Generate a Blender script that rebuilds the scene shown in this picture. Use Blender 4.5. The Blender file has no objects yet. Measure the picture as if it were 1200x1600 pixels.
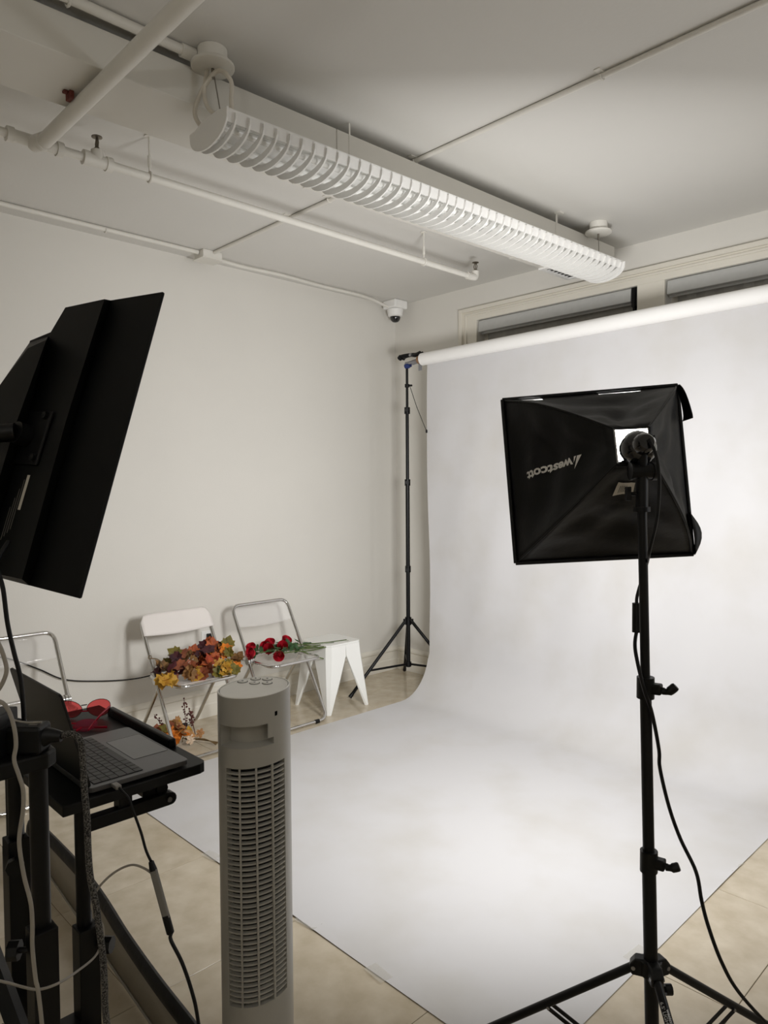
import bpy, bmesh, math, random
from mathutils import Vector, Matrix
V = Vector
random.seed(7)
SC = bpy.context.scene
COL = SC.collection
H = 3.137                       # ceiling height; left wall x=0, back wall y=0, floor z=0
RX, RY = 6.3, -7.4              # the room's right wall and rear wall

# ------------------------------------------------------------------ camera
YAW, PITCH, ROLL, FPX = 0.80142, -0.03739, -0.00624, 1119.02
F = V((-math.sin(YAW)*math.cos(PITCH), math.cos(YAW)*math.cos(PITCH), math.sin(PITCH)))
R0 = V((math.cos(YAW), math.sin(YAW), 0)); U0 = R0.cross(F)
R = R0*math.cos(ROLL) + U0*math.sin(ROLL)
U = -R0*math.sin(ROLL) + U0*math.cos(ROLL)
cd = bpy.data.cameras.new('camera'); cam = bpy.data.objects.new('camera', cd); COL.objects.link(cam)
cam.matrix_world = Matrix(((R.x, U.x, -F.x, 4.40165), (R.y, U.y, -F.y, -4.41178), (R.z, U.z, -F.z, 1.6), (0, 0, 0, 1)))
cd.sensor_fit = 'VERTICAL'; cd.sensor_height = 36.0; cd.lens = FPX/1600*36.0; cd.clip_start = 0.05
SC.camera = cam

# ------------------------------------------------------------------ world, lights, exposure
w = bpy.data.worlds.new('night'); SC.world = w; w.use_nodes = True
w.node_tree.nodes['Background'].inputs[0].default_value = (0.10, 0.12, 0.16, 1)
w.node_tree.nodes['Background'].inputs[1].default_value = 0.15
SC.view_settings.view_transform = 'Standard'
try: SC.view_settings.look = 'None'
except Exception: pass
SC.view_settings.gamma = 1.0; SC.view_settings.use_curve_mapping = False
SC.view_settings.exposure = 0.26
try:
    SC.cycles.max_bounces = 10; SC.cycles.diffuse_bounces = 6; SC.cycles.transparent_max_bounces = 16
    SC.cycles.sample_clamp_indirect = 4.0
except Exception: pass

def area(name, loc, n, up, size, energy, color=(1, 1, 1), spread=math.pi):
    l = bpy.data.lights.new(name, 'AREA'); l.shape = 'SQUARE'; l.size = size; l.energy = energy; l.color = color; l.spread = spread
    o = bpy.data.objects.new(name, l); COL.objects.link(o)
    z = -V(n).normalized(); x = V(up).cross(z).normalized(); y = z.cross(x)
    o.matrix_world = Matrix(((x.x, y.x, z.x, loc[0]), (x.y, y.y, z.y, loc[1]), (x.z, y.z, z.z, loc[2]), (0, 0, 0, 1)))
    return o
# front softbox (on the stand in the picture): centre of its front, its axes
SBC = V((3.329, -2.500, 1.631)); SBN = V((-.703, .676, -.221)).normalized()
SBU = V((-.188, .123, .975)); SBU = (SBU - SBN*SBU.dot(SBN)).normalized(); SBX = SBN.cross(SBU).normalized()
if SBX.dot(V((.72, .69, .05))) < 0: SBX = -SBX
area('softbox_light', SBC + SBN*0.02, SBN, SBU, 0.48, 44, (1.0, .995, .99), math.radians(162))
# second softbox, right of the paper, out of the frame; its shadows of the stand and the roll are in the photograph
SB2C = V((5.5, -1.25, 1.9)); SB2N = V((-1, .06, -.08)).normalized()
area('second_softbox_light', SB2C + SB2N*0.02, SB2N, (0, 0, 1), 0.48, 11, (.965, .985, 1.02))
# fill light added behind the camera to lift the ceiling; no lamp stands there
area('rear_fill', V((4.9, -5.9, 1.9)), (0, 0, 1), (0, 1, 0), 0.4, 27, (1.0, .985, .96))

# ------------------------------------------------------------------ materials
def lin(c):
    return tuple(((x/255)/12.92 if x/255 <= .04045 else ((x/255+.055)/1.055)**2.4) for x in c)
def mat(name, rgb, rough=.5, metal=0., noise=0., nscale=8., bump=0., bscale=40., spec=.5, coat=0., trans=0., ior=1.45, alpha=1., emis=0., rgb2=None, stretch=(1, 1, 1), nlo=.35, nhi=.7):
    m = bpy.data.materials.new(name); m.use_nodes = True; nt = m.node_tree; b = nt.nodes['Principled BSDF']
    c = lin(rgb)
    b.inputs['Base Color'].default_value = (*c, 1); b.inputs['Roughness'].default_value = rough; b.inputs['Metallic'].default_value = metal
    b.inputs['Specular IOR Level'].default_value = spec; b.inputs['Coat Weight'].default_value = coat
    b.inputs['Transmission Weight'].default_value = trans; b.inputs['IOR'].default_value = ior; b.inputs['Alpha'].default_value = alpha
    if emis: b.inputs['Emission Color'].default_value = (*c, 1); b.inputs['Emission Strength'].default_value = emis
    if noise or bump:
        tc = nt.nodes.new('ShaderNodeTexCoord'); mp = nt.nodes.new('ShaderNodeMapping'); mp.inputs['Scale'].default_value = stretch
        nt.links.new(tc.outputs['Object'], mp.inputs['Vector'])
    if noise:
        n = nt.nodes.new('ShaderNodeTexNoise'); n.inputs['Scale'].default_value = nscale; n.inputs['Detail'].default_value = 6
        nt.links.new(mp.outputs[0], n.inputs['Vector'])
        mr = nt.nodes.new('ShaderNodeMapRange'); mr.inputs['From Min'].default_value = nlo; mr.inputs['From Max'].default_value = nhi
        nt.links.new(n.outputs['Fac'], mr.inputs['Value'])
        mx = nt.nodes.new('ShaderNodeMix'); mx.data_type = 'RGBA'
        c2 = lin(rgb2) if rgb2 else tuple(x*(1-noise) for x in c)
        mx.inputs['A'].default_value = (*c, 1); mx.inputs['B'].default_value = (*c2, 1)
        nt.links.new(mr.outputs[0], mx.inputs['Factor']); nt.links.new(mx.outputs['Result'], b.inputs['Base Color'])
    if bump:
        n2 = nt.nodes.new('ShaderNodeTexNoise'); n2.inputs['Scale'].default_value = bscale; n2.inputs['Detail'].default_value = 4
        nt.links.new(mp.outputs[0], n2.inputs['Vector'])
        bp = nt.nodes.new('ShaderNodeBump'); bp.inputs['Strength'].default_value = bump; bp.inputs['Distance'].default_value = .01
        nt.links.new(n2.outputs['Fac'], bp.inputs['Height']); nt.links.new(bp.outputs[0], b.inputs['Normal'])
    return m
M = {}
M['wall'] = mat('cream wall paint', (221, 218, 211), .55, noise=.03, nscale=1.5, bump=.05, bscale=120)
M['ceil'] = mat('ceiling paint', (216, 214, 209), .6, noise=.03, nscale=1.2, bump=.05, bscale=60)
M['trim'] = mat('glossy trim paint', (224, 219, 207), .35, noise=.02, nscale=5)
M['pipe'] = mat('painted pipe', (222, 219, 211), .4, noise=.05, nscale=10, bump=.1, bscale=60)
M['duct'] = mat('painted duct', (215, 212, 204), .5, noise=.04, nscale=3)
M['whitemetal'] = mat('white enamel', (236, 235, 232), .35, noise=.02, nscale=9)
M['reflector'] = mat('white reflector', (240, 240, 238), .3, noise=.02, nscale=9)
M['tube'] = mat('fluorescent tube glass, off', (238, 238, 234), .15, noise=.02, nscale=3)
M['wire'] = mat('steel wire', (140, 135, 126), .35, .8, noise=.1, nscale=60)
M['whitecord'] = mat('white cord', (214, 208, 196), .5, noise=.05, nscale=30)
M['brass'] = mat('tarnished brass', (120, 112, 98), .4, .7, noise=.3, nscale=60)
M['rust'] = mat('red oxide paint', (112, 52, 40), .7, noise=.4, nscale=40)
M['tile'] = mat('beige porcelain tile', (186, 173, 150), .16, noise=.16, nscale=9, bump=.02, bscale=30, rgb2=(206, 195, 175), spec=.5)
M['grout'] = mat('grout', (112, 99, 80), .9, noise=.2, nscale=30)
M['paper'] = mat('white seamless paper', (209, 208, 209), .6, noise=.05, nscale=2.2, rgb2=(197, 194, 189), bump=.05, bscale=5, spec=.3, nlo=.45, nhi=.85)
M['roll'] = mat('paper roll', (243, 242, 240), .6, noise=.02, nscale=6)
M['black'] = mat('black plastic', (10, 10, 11), .45, spec=.35, noise=.2, nscale=30)
M['blackmetal'] = mat('black powder coat', (8, 8, 9), .42, .0, spec=.35, noise=.2, nscale=40, bump=.02, bscale=300)
M['blackmatte'] = mat('black laminate', (9, 9, 9), .5, spec=.35, noise=.25, nscale=6, stretch=(1, 12, 1), bump=.03, bscale=80)
M['monitor'] = mat('monitor shell', (5, 5, 6), .6, spec=.3, noise=.1, nscale=30, bump=.02, bscale=500)
M['monitor_lit'] = mat('monitor shell lit copy', (17, 17, 17), .5, spec=.3, noise=.1, nscale=30, bump=.02, bscale=500)  # lighter copy of the shell: light caught by the bulges, put into colour
M['fabric'] = mat('black nylon', (11, 11, 12), .55, noise=.3, nscale=14, bump=.35, bscale=16, spec=.35)
M['lining'] = mat('white lining', (245, 245, 245), .5, noise=.02, nscale=9)
M['bulb'] = mat('lit lamp', (255, 252, 246), .3, emis=18)
M['diff'] = mat('lit diffuser cloth', (252, 251, 248), .8, emis=2.2)
M['print'] = mat('grey print', (226, 224, 220), .6, noise=.1, nscale=40)
M['whiteprint'] = mat('white print', (190, 190, 190), .6, noise=.1, nscale=40)
M['label'] = mat('white label', (196, 190, 178), .7, noise=.08, nscale=60)
M['chrome'] = mat('chrome tube', (205, 203, 200), .12, 1., noise=.06, nscale=12)
M['acrylic'] = mat('clear acrylic', (246, 244, 242), .04, noise=.02, nscale=5, alpha=.22, spec=.7)
M['frosted'] = mat('frosted white plastic', (238, 232, 227), .25, noise=.03, nscale=6, alpha=.93)
M['whiteplastic'] = mat('white moulded plastic', (236, 236, 232), .38, noise=.02, nscale=8, bump=.04, bscale=200)
M['fan'] = mat('warm grey plastic', (162, 159, 151), .32, noise=.04, nscale=10, bump=.015, bscale=500)
M['fan_lit_top'] = mat('fan plastic lit top', (236, 234, 228), .35, noise=.04, nscale=12)  # light from the ceiling painted in: top made paler than the body plastic
M['dark'] = mat('dark inside', (8, 8, 8), .7, noise=.2, nscale=20)
M['laptop'] = mat('space grey aluminium', (98, 98, 100), .38, .75, noise=.05, nscale=30, bump=.01, bscale=900)
M['laptoplid'] = mat('dark laptop lid', (15, 15, 16), .45, .0, noise=.08, nscale=20)
M['key'] = mat('black keycap', (32, 32, 33), .45, noise=.1, nscale=50)
M['pad'] = mat('trackpad glass', (106, 106, 107), .3, .5, noise=.04, nscale=20)
M['redlens'] = mat('red lens', (244, 108, 110), .05, noise=.03, nscale=5, trans=1., ior=1.1, spec=.6)
M['pinklens'] = mat('pink lens', (238, 120, 150), .06, noise=.03, nscale=5, trans=.85, ior=1.1, spec=.6)
M['redarm'] = mat('red acrylic', (170, 22, 48), .15, noise=.05, nscale=9)
M['greycable'] = mat('grey cable', (150, 144, 134), .5, noise=.06, nscale=40)
M['greydark'] = mat('space grey dongle', (128, 125, 120), .4, .2, noise=.06, nscale=40)
M['braid'] = mat('braided sleeve', (20, 20, 20), .8, noise=.8, nscale=420, rgb2=(120, 116, 110), nlo=.42, nhi=.66, bump=.5, bscale=420)
M['refface'] = mat('grey reflector face', (150, 144, 132), .6, noise=.06, nscale=4, bump=.05, bscale=9)
M['shade'] = mat('grey shade cloth', (190, 190, 187), .7, noise=.05, nscale=30)
M['blind'] = mat('dark grey blind cloth', (160, 157, 150), .8, noise=.08, nscale=30)
M['glass'] = mat('window glass', (180, 190, 195), .03, noise=.02, nscale=3, alpha=.35)
M['domeglass'] = mat('smoked dome', (22, 22, 24), .05, noise=.02, nscale=5, coat=.6)
M['blue'] = mat('blue tape', (34, 52, 110), .5, noise=.2, nscale=50)
M['redmark'] = mat('red sticker', (205, 84, 70), .5, noise=.1, nscale=60)
M['brown'] = mat('cardboard core', (142, 108, 80), .8, noise=.2, nscale=30)
M['greytape'] = mat('grey sticker', (134, 134, 138), .4, noise=.1, nscale=50)
M['screw'] = mat('steel screw', (150, 150, 152), .3, .9, noise=.1, nscale=60)
M['tape'] = mat('clear tape', (226, 222, 212), .25, noise=.05, nscale=20, alpha=.32)
def leafmat(n, a, b): M[n] = mat(n, a, .6, noise=1, nscale=26, rgb2=b, bump=.3, bscale=60)
leafmat('leaf_burgundy', (72, 26, 30), (44, 18, 28)); leafmat('leaf_orange', (178, 88, 40), (136, 62, 32)); leafmat('leaf_rust', (150, 84, 54), (112, 60, 40))
leafmat('leaf_brown', (128, 92, 46), (92, 62, 34)); leafmat('leaf_olive', (120, 106, 38), (86, 82, 34)); leafmat('leaf_gold', (196, 154, 52), (160, 108, 42))
leafmat('leaf_red', (172, 68, 36), (124, 46, 30)); leafmat('leaf_green', (74, 98, 44), (48, 70, 34)); leafmat('leaf_tan', (188, 142, 92), (150, 104, 62)); leafmat('leaf_amber', (222, 132, 36), (190, 96, 28))
leafmat('rose_red', (206, 30, 50), (164, 18, 38)); leafmat('rose_leaf', (52, 84, 42), (34, 58, 32)); leafmat('stem_green', (86, 102, 52), (62, 76, 38)); leafmat('berry', (92, 44, 38), (60, 28, 28)); leafmat('cream_petal', (222, 204, 182), (196, 168, 138)); leafmat('dry_stem', (112, 88, 54), (80, 66, 40))

# ------------------------------------------------------------------ geometry helpers
def BM(): return bmesh.new()
def woff(o):
    t = V((0, 0, 0))
    while o is not None: t += o.location; o = o.parent
    return t
def obj(name, bm, m, parent=None, smooth=False, label=None, bev=0, kind=None):
    if parent is not None: bmesh.ops.translate(bm, verts=bm.verts, vec=-woff(parent))
    bmesh.ops.recalc_face_normals(bm, faces=bm.faces)
    me = bpy.data.meshes.new(name); bm.to_mesh(me); bm.free()
    if smooth:
        for p in me.polygons: p.use_smooth = True
    for mm in (m if isinstance(m, (list, tuple)) else [m]): me.materials.append(M[mm] if isinstance(mm, str) else mm)
    o = bpy.data.objects.new(name, me); COL.objects.link(o)
    if parent is not None: o.parent = parent
    if smooth:
        md = o.modifiers.new('edges', 'EDGE_SPLIT'); md.split_angle = math.radians(40)
    if bev:
        md = o.modifiers.new('bevel', 'BEVEL'); md.width = bev; md.segments = 2; md.limit_method = 'ANGLE'
    if label: o['label'] = label
    if kind: o['kind'] = kind
    return o
def tag(o, label, cat, group=None, kind='thing'):
    o['label'] = label; o['category'] = cat; o['kind'] = kind
    if group: o['group'] = group
    return o
def thing(name, label, cat, loc=(0, 0, 0), group=None):
    o = bpy.data.objects.new(name, None); COL.objects.link(o); o.location = loc; o.empty_display_size = .05
    return tag(o, label, cat, group)
def struct(name, bm, m, parent=None, **k):
    return obj(name, bm, m, parent, kind='structure', **k)
def copy_tree(o, parent=None):
    c = o.copy(); COL.objects.link(c)
    if parent is not None: c.parent = parent
    for ch in [x for x in o.children]: copy_tree(ch, c)
    return c
def box(bm, lo, hi, mtx=None, mi=0):
    x0, y0, z0 = lo; x1, y1, z1 = hi
    vs = [bm.verts.new(p) for p in ((x0, y0, z0), (x1, y0, z0), (x1, y1, z0), (x0, y1, z0), (x0, y0, z1), (x1, y0, z1), (x1, y1, z1), (x0, y1, z1))]
    for f in ((0, 3, 2, 1), (4, 5, 6, 7), (0, 1, 5, 4), (1, 2, 6, 5), (2, 3, 7, 6), (3, 0, 4, 7)):
        fa = bm.faces.new([vs[i] for i in f]); fa.material_index = mi
    if mtx is not None: bmesh.ops.transform(bm, matrix=mtx, verts=vs)
    return bm
def cbox(bm, c, s, mtx=None):
    return box(bm, (c[0]-s[0]/2, c[1]-s[1]/2, c[2]-s[2]/2), (c[0]+s[0]/2, c[1]+s[1]/2, c[2]+s[2]/2), mtx)
def frame_of(a, b):
    z = (V(b)-V(a)).normalized(); x = z.cross(V((0, 0, 1)))
    if x.length < 1e-4: x = V((1, 0, 0))
    x.normalize(); y = z.cross(x); return x, y, z
def smoothpath(pts, n=6, closed=False):
    P = [V(p) for p in pts]; N = len(P); out = []
    if N < 3: return P
    rng = N if closed else N-1
    for i in range(rng):
        g = (lambda j: P[j % N]) if closed else (lambda j: P[min(max(j, 0), N-1)])
        p0, p1, p2, p3 = g(i-1), g(i), g(i+1), g(i+2)
        for k in range(n):
            t = k/n
            out.append(.5*((2*p1)+(-p0+p2)*t+(2*p0-5*p1+4*p2-p3)*t*t+(-p0+3*p1-3*p2+p3)*t**3))
    if not closed: out.append(P[-1])
    return out
def tube(bm, pts, r, seg=10, closed=False, caps=True, ry=None, up=None):
    P = [V(p) for p in pts]; N = len(P); rings = []
    rr = r if isinstance(r, (list, tuple)) else [r]*N
    px = None
    for i in range(N):
        if closed: t = P[(i+1) % N]-P[i-1]
        else: t = P[min(i+1, N-1)]-P[max(i-1, 0)]
        if t.length < 1e-9: t = V((0, 0, 1))
        t.normalize()
        if px is None:
            x = V(up) if up else (V((0, 0, 1)) if abs(t.z) < .95 else V((1, 0, 0)))
        else: x = px
        x = (x-t*x.dot(t))
        if x.length < 1e-6: x = t.orthogonal()
        x.normalize(); px = x; y = t.cross(x)
        b = ry if ry else rr[i]
        rings.append([bm.verts.new(P[i]+x*rr[i]*math.cos(2*math.pi*k/seg)+y*b*math.sin(2*math.pi*k/seg)) for k in range(seg)])
    for i in range(N if closed else N-1):
        A, B = rings[i], rings[(i+1) % N]
        for k in range(seg): bm.faces.new((A[k], A[(k+1) % seg], B[(k+1) % seg], B[k]))
    if caps and not closed:
        bm.faces.new(rings[0][::-1]); bm.faces.new(rings[-1])
    return bm
def rod(bm, a, b, r, seg=12, r2=None):
    return tube(bm, [a, b], [r, r if r2 is None else r2], seg)
def lathe(bm, prof, seg=24, mtx=None, cap0=True, cap1=True):
    rings = []
    for r, z in prof: rings.append([bm.verts.new((r*math.cos(2*math.pi*k/seg), r*math.sin(2*math.pi*k/seg), z)) for k in range(seg)])
    for A, B in zip(rings, rings[1:]):
        for k in range(seg): bm.faces.new((A[k], A[(k+1) % seg], B[(k+1) % seg], B[k]))
    if cap0: bm.faces.new(rings[0][::-1])
    if cap1: bm.faces.new(rings[-1])
    if mtx is not None: bmesh.ops.transform(bm, matrix=mtx, verts=[v for rg in rings for v in rg])
    return bm
def axes(o, x, y, z):
    return Matrix(((x[0], y[0], z[0], o[0]), (x[1], y[1], z[1], o[1]), (x[2], y[2], z[2], o[2]), (0, 0, 0, 1)))
def prism(bm, poly, mtx, t0, t1):
    """polygon (a,b) in the frame mtx, thick from t0 to t1 along its third axis"""
    A = [bm.verts.new(mtx @ V((p[0], p[1], t0))) for p in poly]; B = [bm.verts.new(mtx @ V((p[0], p[1], t1))) for p in poly]
    n = len(poly); bm.faces.new(A[::-1]); bm.faces.new(B)
    for i in range(n): bm.faces.new((A[i], A[(i+1) % n], B[(i+1) % n], B[i]))
    return bm
def grid(bm, fn, nu, nv, skip=None, mi=0):
    vs = [[bm.verts.new(fn(i/nu, j/nv)) for j in range(nv+1)] for i in range(nu+1)]
    for i in range(nu):
        for j in range(nv):
            if skip and skip(i, j): continue
            f = bm.faces.new((vs[i][j], vs[i+1][j], vs[i+1][j+1], vs[i][j+1])); f.material_index = mi
    return vs
def solid(o, t):
    md = o.modifiers.new('thickness', 'SOLIDIFY'); md.thickness = t; md.offset = 0; return o

# ------------------------------------------------------------------ the room shell
b = BM(); box(b, (-.1, RY-.1, -.12), (RX+.1, .1, -.003)); floor = struct('floor', b, 'grout')
xs = [0] + [x for x in (.365+.65*k for k in range(10)) if x < RX] + [RX]
ys = [0] + [-(.27+.638*k) for k in range(12) if .27+.638*k < -RY] + [RY]
tmesh = {}
for i in range(len(xs)-1):
    for j in range(len(ys)-1):
        sx, sy = round(xs[i+1]-xs[i]-.0025, 4), round(ys[j]-ys[j+1]-.0025, 4)
        if (sx, sy) not in tmesh:
            b = BM(); box(b, (-sx/2, -sy/2, -.004), (sx/2, sy/2, 0))
            bmesh.ops.bevel(b, geom=[e for e in b.edges if all(v.co.z > -.001 for v in e.verts)], offset=.0008, segments=1, affect='EDGES')
            me = bpy.data.meshes.new('tile'); b.to_mesh(me); b.free(); me.materials.append(M['tile']); tmesh[(sx, sy)] = me
        o = bpy.data.objects.new('tile', tmesh[(sx, sy)]); COL.objects.link(o); o.parent = floor
        o.location = ((xs[i]+xs[i+1])/2, (ys[j]+ys[j+1])/2, 0)
b = BM(); box(b, (-.1, RY-.1, H), (RX+.1, .1, H+.1)); struct('ceiling', b, 'ceil')
b = BM(); box(b, (-.1, RY, -.0), (0, 0, H)); struct('wall_left', b, 'wall')
b = BM(); box(b, (RX, RY, 0), (RX+.1, 0, H)); struct('wall_right', b, 'wall')
b = BM(); box(b, (-.1, RY-.1, 0), (RX+.1, RY, H)); struct('wall_rear', b, 'wall')
W1, W2, WZ0, WZ1 = (.90, 2.205), (2.385, 3.69), .95, 2.868
b = BM()
box(b, (-.1, 0, 0), (W1[0], .14, H)); box(b, (W1[1], 0, WZ0), (W2[0], .14, WZ1)); box(b, (W2[1], 0, 0), (RX+.1, .14, H))
box(b, (W1[0], 0, WZ1), (W2[1], .14, H)); box(b, (W1[0], 0, 0), (W2[1], .14, WZ0)); struct('wall_back', b, 'wall')
for nm, (x0, x1) in (('window_1', W1), ('window_2', W2)):
    b = BM()
    for lo, hi in (((x0, .085, WZ0), (x0+.05, .125, WZ1)), ((x1-.05, .085, WZ0), (x1, .125, WZ1)), ((x0, .085, WZ1-.05), (x1, .125, WZ1)), ((x0, .085, WZ0), (x1, .125, WZ0+.05)), ((x0, .085, 1.9), (x1, .125, 1.95))): box(b, lo, hi)
    wn = struct(nm, b, 'trim')
    b = BM(); box(b, (x0+.04, .1, WZ0+.04), (x1-.04, .106, WZ1-.04)); obj('pane', b, 'glass', wn)
    b = BM(); box(b, (x0-.02, -.05, WZ0-.03), (x1+.02, .085, WZ0)); obj('sill', b, 'trim', wn)
# window casing with stepped mouldings
b = BM()
for d, x0, x1, zt in ((.018, .745, 3.84, 2.958), (.03, .745, 3.84, 2.958)):
    pass
box(b, (.75, -.016, .8), (.90, 0, 2.955)); box(b, (3.69, -.016, .8), (3.84, 0, 2.955)); box(b, (.90, -.016, 2.868), (3.69, 0, 2.955)); box(b, (2.205, -.016, .8), (2.385, 0, 2.868))
trim1 = struct('trim_1', b, 'trim', bev=.002)
b = BM(); box(b, (.735, -.036, .8), (.768, 0, 2.968)); box(b, (3.822, -.036, .8), (3.855, 0, 2.968)); box(b, (.768, -.036, 2.938), (3.822, 0, 2.968)); obj('casing_moulding', b, 'trim', trim1, bev=.004)
b = BM(); box(b, (.79, -.026, .8), (.806, 0, 2.925)); box(b, (3.784, -.026, .8), (3.8, 0, 2.925)); box(b, (.806, -.026, 2.909), (3.784, 0, 2.925)); obj('casing_bead', b, 'trim', trim1, bev=.004)
def baseboard(name, a, c, nrm):
    a, c, nrm = V(a), V(c), V(nrm); d = (c-a).normalized(); b = BM()
    prof = [(0, 0), (.018, 0), (.018, .085), (.013, .095), (.013, .155), (.022, .165), (.022, .18), (.008, .195), (0, .198)]
    prism(b, prof, axes(a, nrm, (0, 0, 1), d), 0, (c-a).length); struct(name, b, 'trim')
baseboard('baseboard_left', (0, RY, 0), (0, 0, 0), (1, 0, 0)); baseboard('baseboard_back', (.02, 0, 0), (RX, 0, 0), (0, -1, 0))
baseboard('baseboard_right', (RX, 0, 0), (RX, RY, 0), (-1, 0, 0))

# window dressings
for i, (x0, x1) in enumerate((W1, W2)):
    sd = 'left' if i == 0 else 'right'
    t = thing('roller_shade', 'grey roller shade in the %s window opening above the backdrop roll' % sd, 'window shade', (x0, .03, 2.75), 'grey roller shades at the windows')
    b = BM(); prism(b, [(-.012, 2.775), (.05, 2.775), (.06, 2.862), (.0, 2.862), (-.004, 2.85)], axes((x0+.012, 0, 0), (0, 1, 0), (0, 0, 1), (1, 0, 0)), 0, x1-x0-.06); obj('fascia', b, 'shade', t, bev=.003)
    b = BM(); rod(b, (x0+.012, .035, 2.77), (x1-.05, .035, 2.77), .008, 8); obj('hem_bar', b, 'shade', t, True)
    b = BM(); box(b, (x1-.045, -.004, 2.74), (x1-.006, .06, 2.862)); box(b, (x1-.03, -.012, 2.70), (x1-.018, .02, 2.85)); obj('bracket', b, 'black', t, label='black end bracket')
    t = thing('vertical_blind', 'dark grey vertical blind behind the %s roller shade' % sd, 'blind', (x0, .07, WZ0), 'vertical blinds at the windows')
    b = BM(); box(b, (x0+.02, .055, 2.80), (x1-.02, .078, 2.84)); obj('head_rail', b, 'shade', t)
    n = 11; wd = (x1-x0-.08)/n
    for k in range(n):
        b = BM(); c = x0+.05+wd*(k+.5); prism(b, [(-wd*.53, .004), (0, -.004), (wd*.53, .004), (wd*.53, .006), (0, -.002), (-wd*.53, .006)], Matrix.Translation((c, .066, 1.0)), 0, 1.80)
        obj('slat', b, 'blind', t)

# ------------------------------------------------------------------ ceiling: duct, conduits, sprinkler pipes
def yline(x0, x1, y): return x0+(x1-x0)*(y+3.6)/3.4          # slow drift of the ducts across the room
t = thing('air_duct', 'long flat painted duct hung just under the ceiling', 'duct', (2.0, -.2, 2.957))
b = BM()
for y0, y1 in ((-7.3, -4.9), (-4.897, -2.43), (-2.427, -.19)):
    xr0, xr1 = yline(2.055, 2.142, y0), yline(2.055, 2.142, y1)
    vs = []
    for y, xr in ((y0, xr0), (y1, xr1)):
        for x, z in ((xr-.32, 2.957), (xr, 2.957), (xr, 3.087), (xr-.32, 3.087)): vs.append(b.verts.new((x, y, z)))
    for f in ((0, 1, 2, 3), (4, 7, 6, 5), (0, 4, 5, 1), (1, 5, 6, 2), (2, 6, 7, 3), (3, 7, 4, 0)): b.faces.new([vs[k] for k in f])
obj('duct_body', b, 'duct', t, bev=.004)
for y in (-5.2, -2.36, -.83):
    b = BM(); xr = yline(2.055, 2.142, y); wd = .004 if y < -1 else .009; box(b, (xr+.0002, y-wd, 2.954), (xr+.002, y+wd, H-.006)); box(b, (xr-.321, y-wd, 2.954), (xr+.002, y+wd, 2.9568)); (box(b, (xr, y-.02, H-.008), (xr+.035, y+.02, H)) if y > -1 else 0); obj('hanger_strap', b, 'duct', t)
t = thing('air_vent', 'small white air vent under the far end of the duct', 'vent', (1.93, -.36, 2.95))
b = BM(); xc = 1.955
for lo, hi in (((1.81, -.54, 2.945), (1.845, -.20, 2.957)), ((2.065, -.54, 2.945), (2.10, -.20, 2.957)), ((1.845, -.54, 2.945), (2.065, -.505, 2.957)), ((1.845, -.235, 2.945), (2.065, -.20, 2.957))): box(b, lo, hi)
obj('vent_frame', b, 'whitemetal', t, bev=.003)
b = BM(); box(b, (1.845, -.505, 2.955), (2.065, -.235, 2.9565)); obj('vent_backing', b, 'dark', t)
for k in range(7):
    b = BM(); y = -.49+.04*k; cbox(b, (0, 0, 0), (.222, .022, .002), Matrix.Translation((1.955, y, 2.949)) @ Matrix.Rotation(.6, 4, 'X')); obj('vent_fin', b, 'whitemetal', t)

t = thing('sprinkler_pipe', 'white sprinkler pipe hung along the ceiling, two heads on it', 'pipe', (1.40, -3.39, 2.957))
px_ = lambda y: 1.395+.012*(y+3)/2
b = BM(); rod(b, (px_(-7.3), -7.3, 2.957), (px_(-.69), -.69, 2.957), .0175, 16); obj('pipe_run', b, 'pipe', t, True)
b = BM(); tube(b, smoothpath([(px_(-.75), -.75, 2.957), (px_(-.68), -.695, 2.957), (px_(-.66), -.668, 2.965), (px_(-.66), -.664, 3.0)], 5), .0235, 14); obj('elbow', b, 'pipe', t, True)
b = BM()
for y0, y1, r in ((-3.49, -3.30, .0235), (-3.50, -3.475, .029), (-3.315, -3.29, .029)): rod(b, (px_(y0), y0, 2.957), (px_(y1), y1, 2.957), r, 16)
rod(b, (px_(-3.39), -3.395, 2.95), (1.50, -3.395, 2.926), .032, 16); obj('tee_fitting', b, 'pipe', t, True)
b = BM(); rod(b, (px_(-3.21), -3.21, 2.957), (px_(-3.09), -3.09, 2.957), .025, 16); rod(b, (px_(-3.12), -3.115, 2.957), (px_(-3.12), -3.09, 2.957), .030, 16); rod(b, (px_(-3.12), -3.21, 2.957), (px_(-3.12), -3.185, 2.957), .030, 16); rod(b, (px_(-3.15), -3.15, 2.957), (px_(-3.15), -3.15, 3.0), .026, 12); obj('coupling', b, 'pipe', t, True)
for y in (-3.15, -.664):
    b = BM(); x = px_(y)
    lathe(b, [(.012, 2.995), (.016, 2.997), (.016, 3.006), (.009, 3.01), (.009, 3.014)], 12, Matrix.Translation((x, y, 0)))
    for s in (-1, 1): tube(b, [(x+s*.008, y, 3.01), (x+s*.014, y, 3.03), (x+s*.006, y, 3.05), (x, y, 3.053)], .003, 6)
    rod(b, (x, y, 3.012), (x, y, 3.05), .003, 6)
    lathe(b, [(.004, 3.050), (.022, 3.054), (.022, 3.057), (.004, 3.059)], 14, Matrix.Translation((x, y, 0)))
    obj('sprinkler_head', b, 'brass', t, True, label='tarnished upright sprinkler head')
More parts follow.
